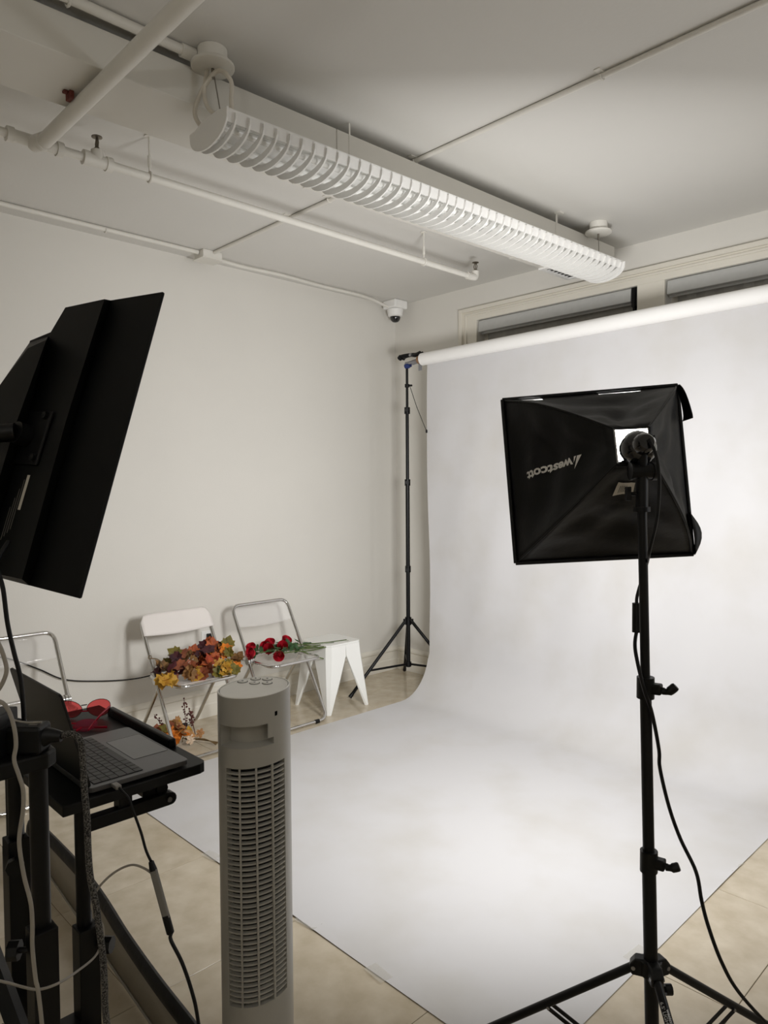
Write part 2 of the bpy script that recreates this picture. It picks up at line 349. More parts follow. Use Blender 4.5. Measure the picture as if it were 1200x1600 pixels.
for y in (-5.6, -2.92, -1.16):
    b = BM(); x = px_(y); rod(b, (x, y, 2.975), (x, y, H-.004), .004, 8); rod(b, (x, y, 3.0), (x, y, 3.05), .008, 8); lathe(b, [(.02, H-.006), (.02, H-.001)], 12, Matrix.Translation((x, y, 0)))
    tube(b, [(x+.021*math.cos(a), y, 2.957+.021*math.sin(a)) for a in [k*math.pi/8 for k in range(16)]], .005, 6, closed=True); obj('pipe_hanger', b, 'pipe', t, True)
t = thing('sprinkler_main', 'thick white pipe crossing under the ceiling duct', 'pipe', (2.4, -3.395, 2.93))
b = BM(); rod(b, (1.46, -3.395, 2.925), (RX-.01, -3.40, 2.925), .027, 20); obj('pipe_run', b, 'pipe', t, True)
b = BM(); box(b, (1.83, -3.440, 2.930), (1.87, -3.424, 2.957)); box(b, (1.84, -3.455, 2.948), (1.86, -3.44, 2.957)); obj('pipe_clamp', b, 'rust', t, bev=.003, label='red oxide pipe clamp')

t = thing('ceiling_conduit', 'thin straight conduit crossing the ceiling above the duct', 'conduit', (2.5, -1.915, H))
b = BM(); rod(b, (.24, -1.905, H-.0125), (RX-.01, -1.925, H-.0125), .011, 10); obj('conduit_tube', b, 'pipe', t, True)
for x in (1.07, 1.42, 2.05, 3.01, 4.2):
    b = BM(); box(b, (x-.012, -1.955, H-.004), (x+.012, -1.88, H)); tube(b, [(x, -1.915+.015*math.cos(a), H-.0125+.015*math.sin(a)) for a in [math.pi+k*math.pi/6 for k in range(7)]], .004, 6); obj('conduit_clip', b, 'pipe', t)
t = thing('wall_conduit', 'white conduit run along the top of the left wall', 'conduit', (.18, -4, H))
b = BM(); rod(b, (.178, -7.3, H-.015), (.178, -1.99, H-.015), .014, 10); obj('conduit_tube', b, 'pipe', t, True)
for y in (-5.5, -4.1, -2.6):
    b = BM(); tube(b, [(.178+.018*math.cos(a), y, H-.015+.018*math.sin(a)) for a in [math.pi+k*math.pi/6 for k in range(7)]], .004, 6); obj('conduit_clip', b, 'pipe', t)
t = thing('junction_box', 'square white junction box where the ceiling conduits meet', 'junction box', (.17, -1.9, H))
b = BM(); box(b, (.115, -1.985, H-.05), (.235, -1.845, H)); obj('box_body', b, 'pipe', t, bev=.006)
b = BM(); box(b, (.108, -1.992, H-.056), (.242, -1.838, H-.05)); obj('cover_plate', b, 'pipe', t, bev=.002)
b = BM(); tube(b, smoothpath([(.15, -1.86, H-.02), (.12, -1.6, H-.018), (.135, -1.3, H-.016), (.11, -.9, H-.016), (.12, -.55, H-.018), (.10, -.36, H-.022), (.11, -.26, H-.045), (.115, -.19, H-.055)], 6), .012, 8)
tag(obj('camera_cable', b, 'pipe', None, True), 'white cable from the junction box to the corner camera', 'cable')
t = thing('security_camera', 'white dome security camera in the ceiling corner', 'security camera', (.13, -.13, H))
b = BM(); box(b, (.055, -.205, H-.07), (.205, -.055, H)); obj('mount_box', b, 'whitemetal', t, bev=.012)
b = BM(); lathe(b, [(.068, H-.072), (.066, H-.09), (.06, H-.125), (.05, H-.132)], 24, Matrix.Translation((.13, -.13, 0))); obj('housing', b, 'whitemetal', t, True)
b = BM(); lathe(b, [(.044, H-.131), (.043, H-.145), (.036, H-.162), (.022, H-.174), (.002, H-.178)], 20, Matrix.Translation((.13, -.13, 0))); obj('dome', b, 'domeglass', t, True, label='smoked black dome')

# ------------------------------------------------------------------ louvred ceiling light
FA, FB = V((2.135, -3.06, 2.87)), V((2.238, -.50, 2.87))
fd = (FB-FA).normalized(); fx = V((0, 0, 1)).cross(fd).normalized() * -1       # fx towards +x
if fx.x < 0: fx = -fx
FL = (FB-FA).length
t = thing('ceiling_light', 'long white louvred light fixture hung under the ceiling', 'light fixture', FA)
HWD, DP = .132, .078
def dpoly(s=1., n=12, top=0.0):
    pts = [(-HWD*s, top), (HWD*s, top)]
    for k in range(1, n): a = math.pi*k/n; pts.append((HWD*s*math.cos(a), -DP*s*math.sin(a)**.85))
    return pts
def fm(d): return axes(FA+fd*d, fx, (0, 0, 1), fd)
for d in (-.008, FL):
    b = BM(); prism(b, dpoly(1.03, 16, .012), fm(d), 0, .008); obj('end_cap', b, 'whitemetal', t, bev=.002)
b = BM()
prism(b, [(-.125, .008), (.125, .008), (.125, .014), (.06, .03), (-.06, .03), (-.125, .014)], fm(0), 0, FL); obj('housing', b, 'whitemetal', t)
b = BM(); prism(b, [(-.122, .006), (-.06, .004), (0, -.002), (.06, .004), (.122, .006), (.122, .008), (-.122, .008)], fm(0), .01, FL-.01); obj('reflector_tray', b, 'reflector', t)
for s in (-1, 1):
    b = BM(); prism(b, [(s*.125, .01), (s*.117, -.028), (s*.114, -.028), (s*.122, .01)], fm(0), 0, FL); obj('side_strip', b, 'whitemetal', t)
    b = BM(); rod(b, fm(.02) @ V((s*.06, -.022, 0)), fm(FL-.02) @ V((s*.06, -.022, 0)), .013, 12); obj('fluorescent_tube', b, 'tube', t, True)
NF = 46; fin0 = None
# one fin: a D-shaped blade, thicker along its lower edge (parabolic louvre)
b = BM(); n = 16; A, B = [], []
for k in range(n+1):
    a = math.pi*k/n; cx_, cz_ = HWD*1.03*math.cos(a), -DP*math.sin(a)**.85
    A.append(b.verts.new((cx_, cz_, -.0035))); B.append(b.verts.new((cx_, cz_, .0035)))
C = [b.verts.new((HWD*.95*math.cos(math.pi*k/n), .004-DP*.71*math.sin(math.pi*k/n)**1.1, -.001)) for k in range(n+1)]
E_ = [b.verts.new((v.co.x, v.co.y, .001)) for v in C]
for k in range(n):
    b.faces.new((A[k], A[k+1], B[k+1], B[k])); b.faces.new((A[k], C[k], C[k+1], A[k+1])); b.faces.new((B[k], B[k+1], E_[k+1], E_[k])); b.faces.new((C[k], E_[k], E_[k+1], C[k+1]))
bmesh.ops.transform(b, matrix=Matrix.Translation(-FA) @ fm(0), verts=b.verts)
bmesh.ops.translate(b, verts=b.verts, vec=FA)
fin0 = obj('louvre_fin', b, 'whitemetal', t)
for k in range(NF):
    o = fin0 if k == 0 else fin0.copy()
    if k: COL.objects.link(o)
    o.location = fd*(.03+(FL-.06)*k/(NF-1))
for k, (x, y) in enumerate(((2.133, -3.042), (2.215, -.522))):
    top = V((x, y, H)); b = BM(); mt = Matrix.Translation((x, y, 0))
    lathe(b, [(.052, H-.001), (.052, H-.05)], 24, mt); obj('canopy_collar', b, 'pipe', t, True)
    b = BM(); lathe(b, [(.072, H-.05), (.076, H-.054), (.076, H-.062), (.07, H-.066)], 28, mt); obj('canopy', b, 'pipe', t, True)
    d = .05 if k == 0 else FL-.05
    b = BM(); e = FA+fd*d+V((0, 0, .03)); rod(b, (x, y, H-.06), e, .0022, 6); rod(b, (x, y, H-.062), (x, y, H-.10), .006, 8); rod(b, e, e+V((0, 0, .02)), .006, 8); obj('suspension_wire', b, 'wire', t)
c = V((2.133, -3.042, 0))
b = BM(); tube(b, smoothpath([c+V((-.02, -.01, H-.065)), c+V((-.025, -.02, 2.98)), c+V((.0, -.005, 2.92)), c+V((.075, .02, 2.885)), c+V((.07, .03, 2.95)), c+V((.06, .035, 3.02)), c+V((.02, .01, 3.06)), c+V((-.03, -.02, 3.01)), c+V((-.075, -.03, 2.94)), c+V((-.085, .0, 2.90)), c+V((-.08, .03, 2.875))], 8), .008, 8); obj('power_cord', b, 'whitecord', t, True)
t = thing('canopy_conduit', 'painted conduit on the ceiling feeding the near light canopy', 'conduit', (2.085, -4, H))
b = BM(); rod(b, (2.085, -7.3, H-.02), (2.09, -3.09, H-.02), .017, 12); obj('conduit_tube', b, 'pipe', t, True)
b = BM(); rod(b, (2.088, -3.14, H-.02), (2.09, -3.09, H-.02), .023, 12); obj('connector', b, 'pipe', t, True)
for y in (-3.52,):
    b = BM(); tube(b, [(2.085+.021*math.cos(a), y, H-.02+.021*math.sin(a)) for a in [math.pi+k*math.pi/6 for k in range(7)]], .005, 6); box(b, (2.10, y-.01, H-.004), (2.13, y+.01, H)); obj('conduit_clip', b, 'pipe', t)

# ------------------------------------------------------------------ paper backdrop and its stand
PX0, PX1, PY, RZ, RR = .722, 3.325, -.38, 2.556, .046
t = thing('paper_backdrop', 'white seamless paper hung from a roll and swept across the floor', 'backdrop', (2.0, PY, 0))
prof = [(PY-.001, RZ-.005)] + [(PY, RZ-.05-(RZ-.40)*k/16) for k in range(17)]
for k in range(1, 13): a = (math.pi/2)*k/12; prof.append((PY-.30*(1-math.cos(a)), .355-.351*math.sin(a)))
ye = PY-.30
for k in range(1, 23): prof.append((ye+(-2.85-ye)*k/22, .004))
def pfn(u, v):
    f = v*(len(prof)-1); i = min(int(f), len(prof)-2); q = f-i
    y = prof[i][0]*(1-q)+prof[i+1][0]*q; z = prof[i][1]*(1-q)+prof[i+1][1]*q; x = PX0+(PX1-PX0)*u
    if z > .30:
        wv = min(1, (RZ-z)/.6)*min(1, (z-.3)/.3); y += wv*(.006*math.sin(x*7+z*2.2)+.004*math.sin(x*17-z*5))
    elif z < .01 and y < -.9: z += .0035*max(0, math.sin(x*3.1+y*1.7)*math.sin(y*5.3-x))
    if u == 0 and z > .3: x += .012*math.sin(z*2.4)
    return (x, y, z)
b = BM(); grid(b, pfn, 48, len(prof)-1); o = obj('paper_sheet', b, 'paper', t, True)
b = BM(); rod(b, (PX0-.012, PY-.047, RZ-.012), (PX1+.03, PY-.047, RZ+.012), RR, 32); obj('paper_roll', b, 'roll', t, True)
b = BM(); tube(b, [(PX0-.05, PY-.047, RZ-.012), (PX0-.025, PY-.047, RZ-.012)], .03, 16); tube(b, [(PX1+.025, PY-.047, RZ+.012), (PX1+.05, PY-.047, RZ+.012)], .03, 16); obj('core_tube', b, 'brown', t, True, label='brown cardboard core end')
b = BM(); box(b, (PX0-.0145, PY-.055, RZ-.022), (PX0-.0118, PY-.040, RZ+.010)); obj('roll_sticker', b, 'black', t)
for (x, y, a, L) in ((2.36, -2.835, .1, .10), (2.74, -2.842, -.1, .09), (3.29, -2.15, 1.5, .10), (3.30, -1.33, 1.45, .10), (1.70, -2.84, .15, .10), (3.16, -2.83, .7, .1)):
    b = BM(); mt = Matrix.Translation((x, y, 0)) @ Matrix.Rotation(a, 4, 'Z')
    grid(b, lambda u, v: mt @ V(((u-.5)*L, (v-.5)*.05, .0055+.006*abs(math.sin(u*5+x*9))*max(0, .35-v))), 6, 4)
    tag(obj('tape_strip', b, 'tape'), {2.36: 'clear tape strip on the paper front edge, just right of the tower fan', 2.74: 'clear tape strip at the middle of the paper front edge', 3.29: 'clear tape strip on the right paper edge, nearest the light stand', 3.30: 'clear tape strip on the right paper edge, farthest from the light stand', 1.70: 'clear tape strip on the paper front edge, just left of the tower fan', 3.16: 'clear tape strip on the paper edge behind the light stand hub'}[x], 'tape', 'tape strips on the paper edge')

SX, SY = .50, -.375
t = thing('backdrop_stand', 'tall thin black tripod stand in the room corner', 'stand', (SX, SY, 0))
def brod(name, *segs, m='blackmetal', par=None, seg=12):
    b = BM()
    for s in segs: rod(b, *s[:3], seg)
    return obj(name, b, m, par or t, True)
brod('lower_pole', ((SX, SY, .165), (SX, SY, 1.62), .0165))
brod('middle_pole', ((SX, SY, 1.6), (SX, SY, 2.2), .0135)); brod('upper_pole', ((SX, SY, 2.15), (SX, SY, 2.55), .0105))
for z in (.94, 1.62, 2.18): 
    k = brod('collar', ((SX, SY, z-.025), (SX, SY, z+.025), .023)); kn = brod('knob', ((SX, SY, z), (SX+.03, SY-.035, z), .006), ((SX+.03, SY-.035, z-.0), (SX+.036, SY-.042, z), .014), par=k)
k = brod('collar', ((SX, SY, 2.36), (SX, SY, 2.385), .018)); brod('knob', ((SX, SY, 2.375), (SX+.05, SY, 2.37), .008), par=k)
feet = [(.14, -.05), (.40, -.905), (1.0, -.22)]
brod('leg_hub', ((SX, SY, .50), (SX, SY, .56), .026)); brod('brace_hub', ((SX, SY, .17), (SX, SY, .205), .024))
for fx_, fy_ in feet:
    d = V((fx_-SX, fy_-SY, 0)).normalized(); d *= .5
    hub = V((SX, SY, .53))+d.normalized()*.03; ft = V((fx_, fy_, .012))
    lg = brod('leg', (hub, ft, .0125)); mid = hub.lerp(ft, .66)
    brod('brace', (V((SX, SY, .188))+d.normalized()*.02, mid, .0085))
    brod('hub_joint', (hub-V((0, 0, .02)), hub+V((0, 0, .018)), .015))
    brod('rubber_foot', (hub.lerp(ft, .96), ft, .0145), m='black', par=lg)
b = BM(); tube(b, [(SX+.04, SY-.01, 2.365), (SX+.12, SY-.02, 2.2), (SX+.22, SY-.02, 2.01)], .0025, 6); lathe(b, [(.004, -.012), (.007, -.01), (.007, .01), (.003, .014)], 8, Matrix.Translation((SX+.222, SY-.02, 2.005))); obj('pull_cord', b, 'black', t)
b = BM(); tube(b, smoothpath([(SX+.03, SY-.02, .55), (SX+.1, SY-.03, .51), (SX+.17, SY-.05, .475), (SX+.2, SY-.06, .478), (SX+.16, SY-.05, .495), (SX+.05, SY-.03, .552)], 5), .003, 6); obj('cord_loop', b, 'black', t)
# clamp and tape that hold the roll on the stand's top
b = BM(); rod(b, (SX-.01, SY, 2.545), (PX0+.02, PY-.047, RZ-.012), .012, 10); obj('crossbar', b, 'greytape', t, True)
b = BM(); rod(b, (SX-.012, SY, 2.52), (SX+.03, SY+.004, 2.535), .022, 12); obj('blue_tape', b, 'blue', t, True, label='blue tape wrap')
b = BM(); rod(b, (SX+.05, SY+.008, 2.545), (SX+.135, SY+.025, 2.563), .019, 12); obj('grey_sticker', b, 'greytape', t, True, label='grey tape wrap')
b = BM(); cbox(b, (SX+.085, SY-.012, 2.552), (.03, .004, .014)); obj('red_sticker', b, 'redmark', t, label='red sticker')
b = BM(); cbox(b, (SX+.16, SY-.02, 2.50), (.035, .004, .06), None); obj('hang_tag', b, 'greytape', t, label='hanging grey tag')
rs = copy_tree(t); rs.location = (PX1+PX0-SX, SY, 0); rs.scale = (-1, 1, 1)   # the roll's other end needs its stand too
rs['label'] = 'tall thin black tripod stand under the right end of the paper roll'; rs['group'] = t['group'] = 'backdrop stands'
t = thing('spring_clamp', 'black spring clamp gripping the end of the paper roll', 'clamp', (SX+.05, SY, 2.58))
for s in (-1, 1):
    b = BM(); tube(b, smoothpath([(SX-.05, SY-.01+s*.018, 2.585), (SX-.03, SY-.01+s*.014, 2.60), (SX+.04, SY, 2.605), (SX+.10, SY+.01+s*.01, 2.60), (SX+.14, SY+.02+s*.016, 2.61)], 5), .016, 8); obj('jaw', b, 'black', t, True)
b = BM(); rod(b, (SX+.06, SY-.03, 2.60), (SX+.06, SY+.03, 2.60), .012, 10); obj('pivot', b, 'screw', t, True)
b = BM(); rod(b, (SX-.055, SY-.028, 2.585), (SX-.035, SY-.028, 2.598), .02, 10); obj('grip', b, 'black', t, True)

# ------------------------------------------------------------------ chairs
def make_chair(yc, plate, label):
    t = thing('folding_chair', label, 'chair', (.37, yc, 0), 'folding chairs along the left wall')
    hw = .228
    def fp(s): return V((.20+.455*s, 0, .783-.771*s))       # down the front frame, s 0..1
    def loop(pts, r, nm, m='chrome', n=5):
        P = []; N = len(pts)
        for i in range(N):                                    # round the corners
            a, p, c = V(pts[i-1]), V(pts[i]), V(pts[(i+1) % N]); rr = min(.06, (a-p).length*.45, (c-p).length*.45)
            e, g = p+(a-p).normalized()*rr, p+(c-p).normalized()*rr
            for k in range(n+1):
                q = k/n; P.append(e*(1-q)**2+2*p*q*(1-q)+g*q*q)
        b = BM(); tube(b, P, r, 10, closed=True); return obj(nm, b, m, t, True)
    def Y(v, y): return V((v.x, yc+y, v.z))
    fr = loop([Y(fp(0), -hw), Y(fp(0), hw), Y(fp(1), hw), Y(fp(1), -hw)], .0115, 'front_frame')
    hub = fp(.445)
    re = V((.085, 0, .013)); h2 = hub+V((-.005, 0, -.02))
    pts = [Y(h2, -hw+.03), Y(re, -hw+.03), Y(re, hw-.03), Y(h2, hw-.03)]
    P = [pts[0]]
    for i in (1, 2):
        a, p, c = pts[i-1], pts[i], pts[i+1]; e, g = p+(a-p).normalized()*.07, p+(c-p).normalized()*.07
        for k in range(6): q = k/5; P.append(e*(1-q)**2+2*p*q*(1-q)+g*q*q)
    P.append(pts[3]); b = BM(); tube(b, P, .0115, 10); obj('rear_frame', b, 'chrome', t, True)
    sf, sb = V((.635, 0, .436)), V((.235, 0, .428))
    loop([Y(sb, -hw+.03), Y(sb, hw-.03), Y(sf, hw-.03), Y(sf, -hw+.03)], .011, 'seat_frame')
    for s in (-1, 1):
        for k, dy in enumerate((-.017, 0, .017)):
            b = BM(); c = Y(hub+V((-.004, 0, .0)), s*(hw-.012)+dy); rod(b, c-V((0, .0065, 0)), c+V((0, .0065, 0)), .023 if k != 1 else .026, 18); obj('hinge_disc', b, 'chrome', t, True)
    b = BM()
    def sfn(u, v):
        x = .245+.385*u; y = (v-.5)*2*(hw-.045); return (x, yc+y, .437-.014*math.sin(math.pi*u)*(1-(2*v-1)**2)+.004*u)
    grid(b, sfn, 10, 10); o = solid(obj('seat', b, plate, t, True), .006)
    b = BM()
    front = .018 if plate == 'frosted' else .0
    ex = .012 if plate == 'frosted' else -.008
    def bfn(u, v):
        low = .162+.02*math.sin(math.pi*v)-.004; s = (-.024 if plate == 'frosted' else .016)+(low)*u
        p = fp(s); y = (v-.5)*2*(hw+ex); cor = .055
        if plate == 'frosted':                               # rounded upper corners
            e = abs(y)-(hw+ex-cor)
            if e > 0 and u < .5: p = fp(s+(cor-math.sqrt(max(0, cor*cor-e*e)))*(1-2*u)/.9)
        bow = .022*(1-(2*v-1)**2)*(u if plate == 'frosted' else 1)
        return (p.x+front-bow, yc+y, p.z+front*.6)
    grid(b, bfn, 8, 18); solid(obj('backrest', b, plate, t, True, label='frosted white backrest' if plate == 'frosted' else None), .005)
    for s in (-1, 1):
        b = BM(); c = Y(fp(1), s*.14); rod(b, c-V((0, .016, 0)), c+V((0, .016, 0)), .0145, 12); obj('rubber_foot', b, 'black', t, True, label='black rubber foot')
        b = BM(); c = V((re.x, yc+s*.12, re.z)); rod(b, c-V((0, .016, 0)), c+V((0, .016, 0)), .0145, 12); obj('rubber_foot', b, 'black', t, True, label='black rubber foot')
    return t
make_chair(-1.565, 'acrylic', 'clear folding chair with chrome frame holding the red roses')
make_chair(-2.215, 'frosted', 'folding chair with frosted white backrest holding the autumn leaf garland')
make_chair(-3.185, 'acrylic', 'empty clear folding chair standing behind the laptop')

# ------------------------------------------------------------------ white stool
SCX, SCY = .405, -1.085
t = thing('white_stool', 'white plastic stool with four pointed legs beside the rose chair', 'stool', (SCX, SCY, 0))
ZT = .478; ht, hb, ch = .158, .196, .03
def spt(side, along, z):                                       # a point on one of the four sides; along -1..1
    k = (ZT-z)/ZT; h = ht+(hb-ht)*k; a = along*h
    p = [V((h, a, z)), V((-a, h, z)), V((-h, -a, z)), V((a, -h, z))][side]
    return p+V((SCX, SCY, 0))
b = BM()
cc = 1-ch/ht
top = []
for s in range(4):
    top += [spt(s, -cc, ZT), spt(s, cc, ZT)]
tv = [b.verts.new(p) for p in top]; b.faces.new(tv); obj_top = b
tc2 = [b.verts.new(p-V((0, 0, .012))) for p in top]
b.faces.new(tc2[::-1])
for i in range(8): b.faces.new((tv[i], tv[(i+1) % 8], tc2[(i+1) % 8], tc2[i]))
obj('seat', b, 'whiteplastic', t, bev=.003)
for s in range(4):
    # leg at the corner between side s (along +1) and side s+1 (along -1)
    n = (s+1) % 4; b = BM(); apex = .385
    def leg(off):
        P = []
        for z, w0, wc in ((ZT-.012, 0.0, cc), (apex, 0.02, cc), (0.0, .86, .93)):
            A = spt(s, w0, z); Bp = spt(s, wc, z); Cp = spt(n, -wc, z); D = spt(n, -w0, z)
            cen = V((SCX, SCY, z)); P.append([q+(cen-q)*off/max((cen-q).length, .01) for q in (A, Bp, Cp, D)])
        return P
    O, I = leg(0), leg(.016)
    ov = [[b.verts.new(q) for q in r] for r in O]; iv = [[b.verts.new(q) for q in r] for r in I]
    for r in range(2):
        for c in range(3):
            b.faces.new((ov[r][c], ov[r][c+1], ov[r+1][c+1], ov[r+1][c])); b.faces.new((iv[r][c], iv[r+1][c], iv[r+1][c+1], iv[r][c+1]))
        for c in (0, 3): b.faces.new((ov[r][c], ov[r+1][c], iv[r+1][c], iv[r][c]))
    for r in (0, 2):
        for c in range(3): b.faces.new((ov[r][c], iv[r][c], iv[r][c+1], ov[r][c+1]))
    obj('leg', b, 'whiteplastic', t)

# ------------------------------------------------------------------ leaves, roses, bouquet
def leaf_mesh(b, c, nrm, tip, size, curl=.3, maple=True, mi=0):
    nrm = V(nrm).normalized(); y = V(tip); y = (y-nrm*y.dot(nrm))
    if y.length < 1e-5: y = nrm.orthogonal()
    y.normalize(); x = y.cross(nrm)
    if maple: out = [(0, -.5), (.12, -.4), (.34, -.42), (.34, -.24), (.5, -.08), (.40, .03), (.42, .24), (.27, .22), (.17, .36), (0, .55), (-.17, .36), (-.27, .22), (-.42, .24), (-.40, .03), (-.5, -.08), (-.34, -.24), (-.34, -.42), (-.12, -.4)]
    else: out = [(0, -.5), (.16, -.3), (.24, -.05), (.2, .2), (.1, .38), (0, .5), (-.1, .38), (-.2, .2), (-.24, -.05), (-.16, -.3)]
    def P(a, d): return V(c)+x*a*size+y*d*size+nrm*size*(curl*(abs(a)*.9+d*d*.8-.1)+.05*math.sin(a*9+d*7))
    v0 = b.verts.new(P(0, -.1)); vs = [b.verts.new(P(*p)) for p in out]
    for i in range(len(vs)): f = b.faces.new((v0, vs[i], vs[(i+1) % len(vs)])); f.material_index = mi
def rv(): return V((random.uniform(-1, 1), random.uniform(-1, 1), random.uniform(-1, 1)))

G0 = V((.45, -2.22, .445))
t = thing('leaf_garland', 'autumn maple leaf garland heaped on the frosted white chair', 'garland', G0)
b = BM(); path = smoothpath([(.50, -2.52, .605), (.50, -2.47, .585), (.50, -2.42, .51), (.48, -2.34, .485), (.42, -2.24, .49), (.47, -2.16, .48), (.38, -2.08, .50), (.45, -2.02, .48), (.54, -2.0, .47)], 6)
tube(b, path, .003, 6); tube(b, [(.50, -2.528+.01*math.cos(a), .612+.01*math.sin(a)) for a in [k*math.pi/6 for k in range(12)]], .002, 5, closed=True); obj('vine', b, 'dry_stem', t)
zones = [(-2.43, .58, .47, ['leaf_gold', 'leaf_gold']), (-2.42, .48, .53, ['leaf_burgundy', 'leaf_burgundy', 'leaf_brown']), (-2.36, .52, .52, ['leaf_rust', 'leaf_burgundy', 'leaf_tan']), (-2.34, .42, .55, ['leaf_burgundy', 'leaf_brown', 'leaf_olive']),
         (-2.29, .55, .49, ['leaf_gold', 'leaf_rust', 'leaf_brown']), (-2.27, .42, .55, ['leaf_olive', 'leaf_brown', 'leaf_rust']), (-2.21, .55, .50, ['leaf_red', 'leaf_rust', 'leaf_orange']), (-2.19, .42, .55, ['leaf_orange', 'leaf_burgundy', 'leaf_brown']),
         (-2.13, .50, .51, ['leaf_burgundy', 'leaf_orange', 'leaf_red']), (-2.10, .40, .57, ['leaf_burgundy', 'leaf_orange', 'leaf_rust']), (-2.11, .58, .475, ['leaf_green', 'leaf_olive', 'leaf_gold']), (-2.05, .56, .48, ['leaf_gold', 'leaf_olive', 'leaf_gold']), (-2.05, .42, .55, ['leaf_brown', 'leaf_amber', 'leaf_burgundy']), (-1.99, .47, .53, ['leaf_brown', 'leaf_amber', 'leaf_olive']), (-1.98, .55, .48, ['leaf_amber', 'leaf_brown'])]
for (y, x, z, ms) in zones:
    for k in range(6):
        m = ms[k % len(ms)]; c = V((x+random.uniform(-.06, .05), y+random.uniform(-.045, .045), max(.466, z+random.uniform(-.045, .035))))
        nn = V((.6, -.2, .8))+rv()*.9; b = BM(); leaf_mesh(b, c, nn, rv(), random.uniform(.07, .105), random.uniform(.1, .55)); obj('leaf', b, m, t)
b = BM(); leaf_mesh(b, (.40, -2.06, .60), (1, -.5, .3), (0, .1, 1), .09, .2); obj('leaf', b, 'leaf_orange', t)
b = BM(); leaf_mesh(b, (.44, -1.97, .60), (1, -.5, .5), (.1, .3, 1), .095, .3); obj('leaf', b, 'leaf_olive', t)
b = BM(); leaf_mesh(b, (.36, -2.17, .57), (1, -.5, .5), (.1, .3, 1), .085, .3); obj('leaf', b, 'leaf_orange', t)
b = BM(); prism(b, [(-.03, -.008), (.03, -.008), (.03, .008), (-.03, .008)], axes((.52, -2.285, .545), (-.2, .9, .38), (.6, -.2, .8), (.8, .3, -.6)), 0, .001); obj('paper_tag', b, 'label', t, label='white paper tag')

def rose(head, end, mid, facing, lab, r=.036):
    head, end, mid = V(head), V(end), V(mid); t = thing('red_rose', lab, 'rose', head, 'red roses on the clear chair')
    b = BM(); z = V(facing).normalized(); x = z.orthogonal().normalized(); y = z.cross(x); mt = axes(head, x, y, z)
    for layer, (rr, zz, npet, op) in enumerate(((.3, .5, 3, .05), (.55, .38, 4, .18), (.8, .2, 5, .4), (1.0, .0, 5, .75))):
        for k in range(npet):
            a0 = 2*math.pi*k/npet+layer*.7; wd = 2*math.pi/npet*1.25
            def pf(u, v):
                a = a0+(u-.5)*wd; rad = r*(rr*(.55+.45*math.sin(v*1.7))+op*.25*max(0, v-.7)); hz = r*(-.8+zz*.5+v*(1.25+.1*math.sin(u*math.pi)))-r*op*.6*max(0, v-.75)
                return mt @ V((rad*math.cos(a), rad*math.sin(a), hz))
            grid(b, pf, 4, 5)
    obj('bloom', b, 'rose_red', t, True)
    b = BM(); base = head-z*r*.9
    for k in range(5):
        a = 2*math.pi*k/5; d = x*math.cos(a)+y*math.sin(a); leaf_mesh(b, base+d*r*.5-z*.004, d*.4-z, d, r*1.3, .3, False)
    obj('sepals', b, 'rose_leaf', t)
    P = smoothpath([base, base.lerp(mid, .5)+V((0, 0, .004)), mid, mid.lerp(end, .5)-V((0, 0, .004)), end], 4); b = BM(); tube(b, P, .004, 7); obj('stem', b, 'stem_green', t, True)
    for k in range(5):
        p = P[min(len(P)-2, 1+k)]; d = V((random.uniform(-.6, .6), random.uniform(-.3, .9), random.uniform(.0, .8))); b = BM()
        leaf_mesh(b, p+d.normalized()*.026, V((.5, -.2, .8))+rv()*.5, d, random.uniform(.05, .065), .25, False); obj('leaf', b, 'rose_leaf', t)
SZ = .448
rose((.40, -1.775, SZ+.045), (.52, -1.20, SZ+.02), (.46, -1.50, SZ+.03), (.3, -.8, .25), 'red rose lying at the outer left end of the bunch')
rose((.33, -1.725, SZ+.060), (.50, -1.14, SZ+.03), (.42, -1.45, SZ+.03), (.2, -.5, .6), 'second red rose from the left end of the bunch, partly behind the first')
rose((.40, -1.63, SZ+.050), (.55, -1.06, SZ+.012), (.48, -1.38, SZ+.025), (.6, -.5, .3), 'red rose in the middle of the bunch, lowest of three beside the green leaves')
rose((.31, -1.60, SZ+.045), (.50, -1.02, SZ+.032), (.42, -1.36, SZ+.04), (.2, -.8, .3), 'red rose mostly hidden behind the middle roses')
rose((.55, -1.655, SZ+.034), (.52, -1.02, SZ+.028), (.54, -1.38, SZ+.02), (.7, -.5, -.1), 'red rose hanging nearest the front edge of the seat')
rose((.44, -1.545, SZ+.060), (.53, -1.26, SZ-.06), (.50, -1.42, SZ+.012), (.6, -.4, .5), 'red rose standing right of the middle, above the front rose')
rose((.27, -1.53, SZ+.055), (.50, -1.06, SZ-.02), (.42, -1.36, SZ+.022), (.3, -.3, .8), 'red rose at the top of the bunch near the backrest')
rose((.30, -1.41, SZ+.060), (.54, -1.03, SZ-.10), (.46, -1.26, SZ+.012), (.5, .1, .8), 'red rose lying farthest right in the bunch')

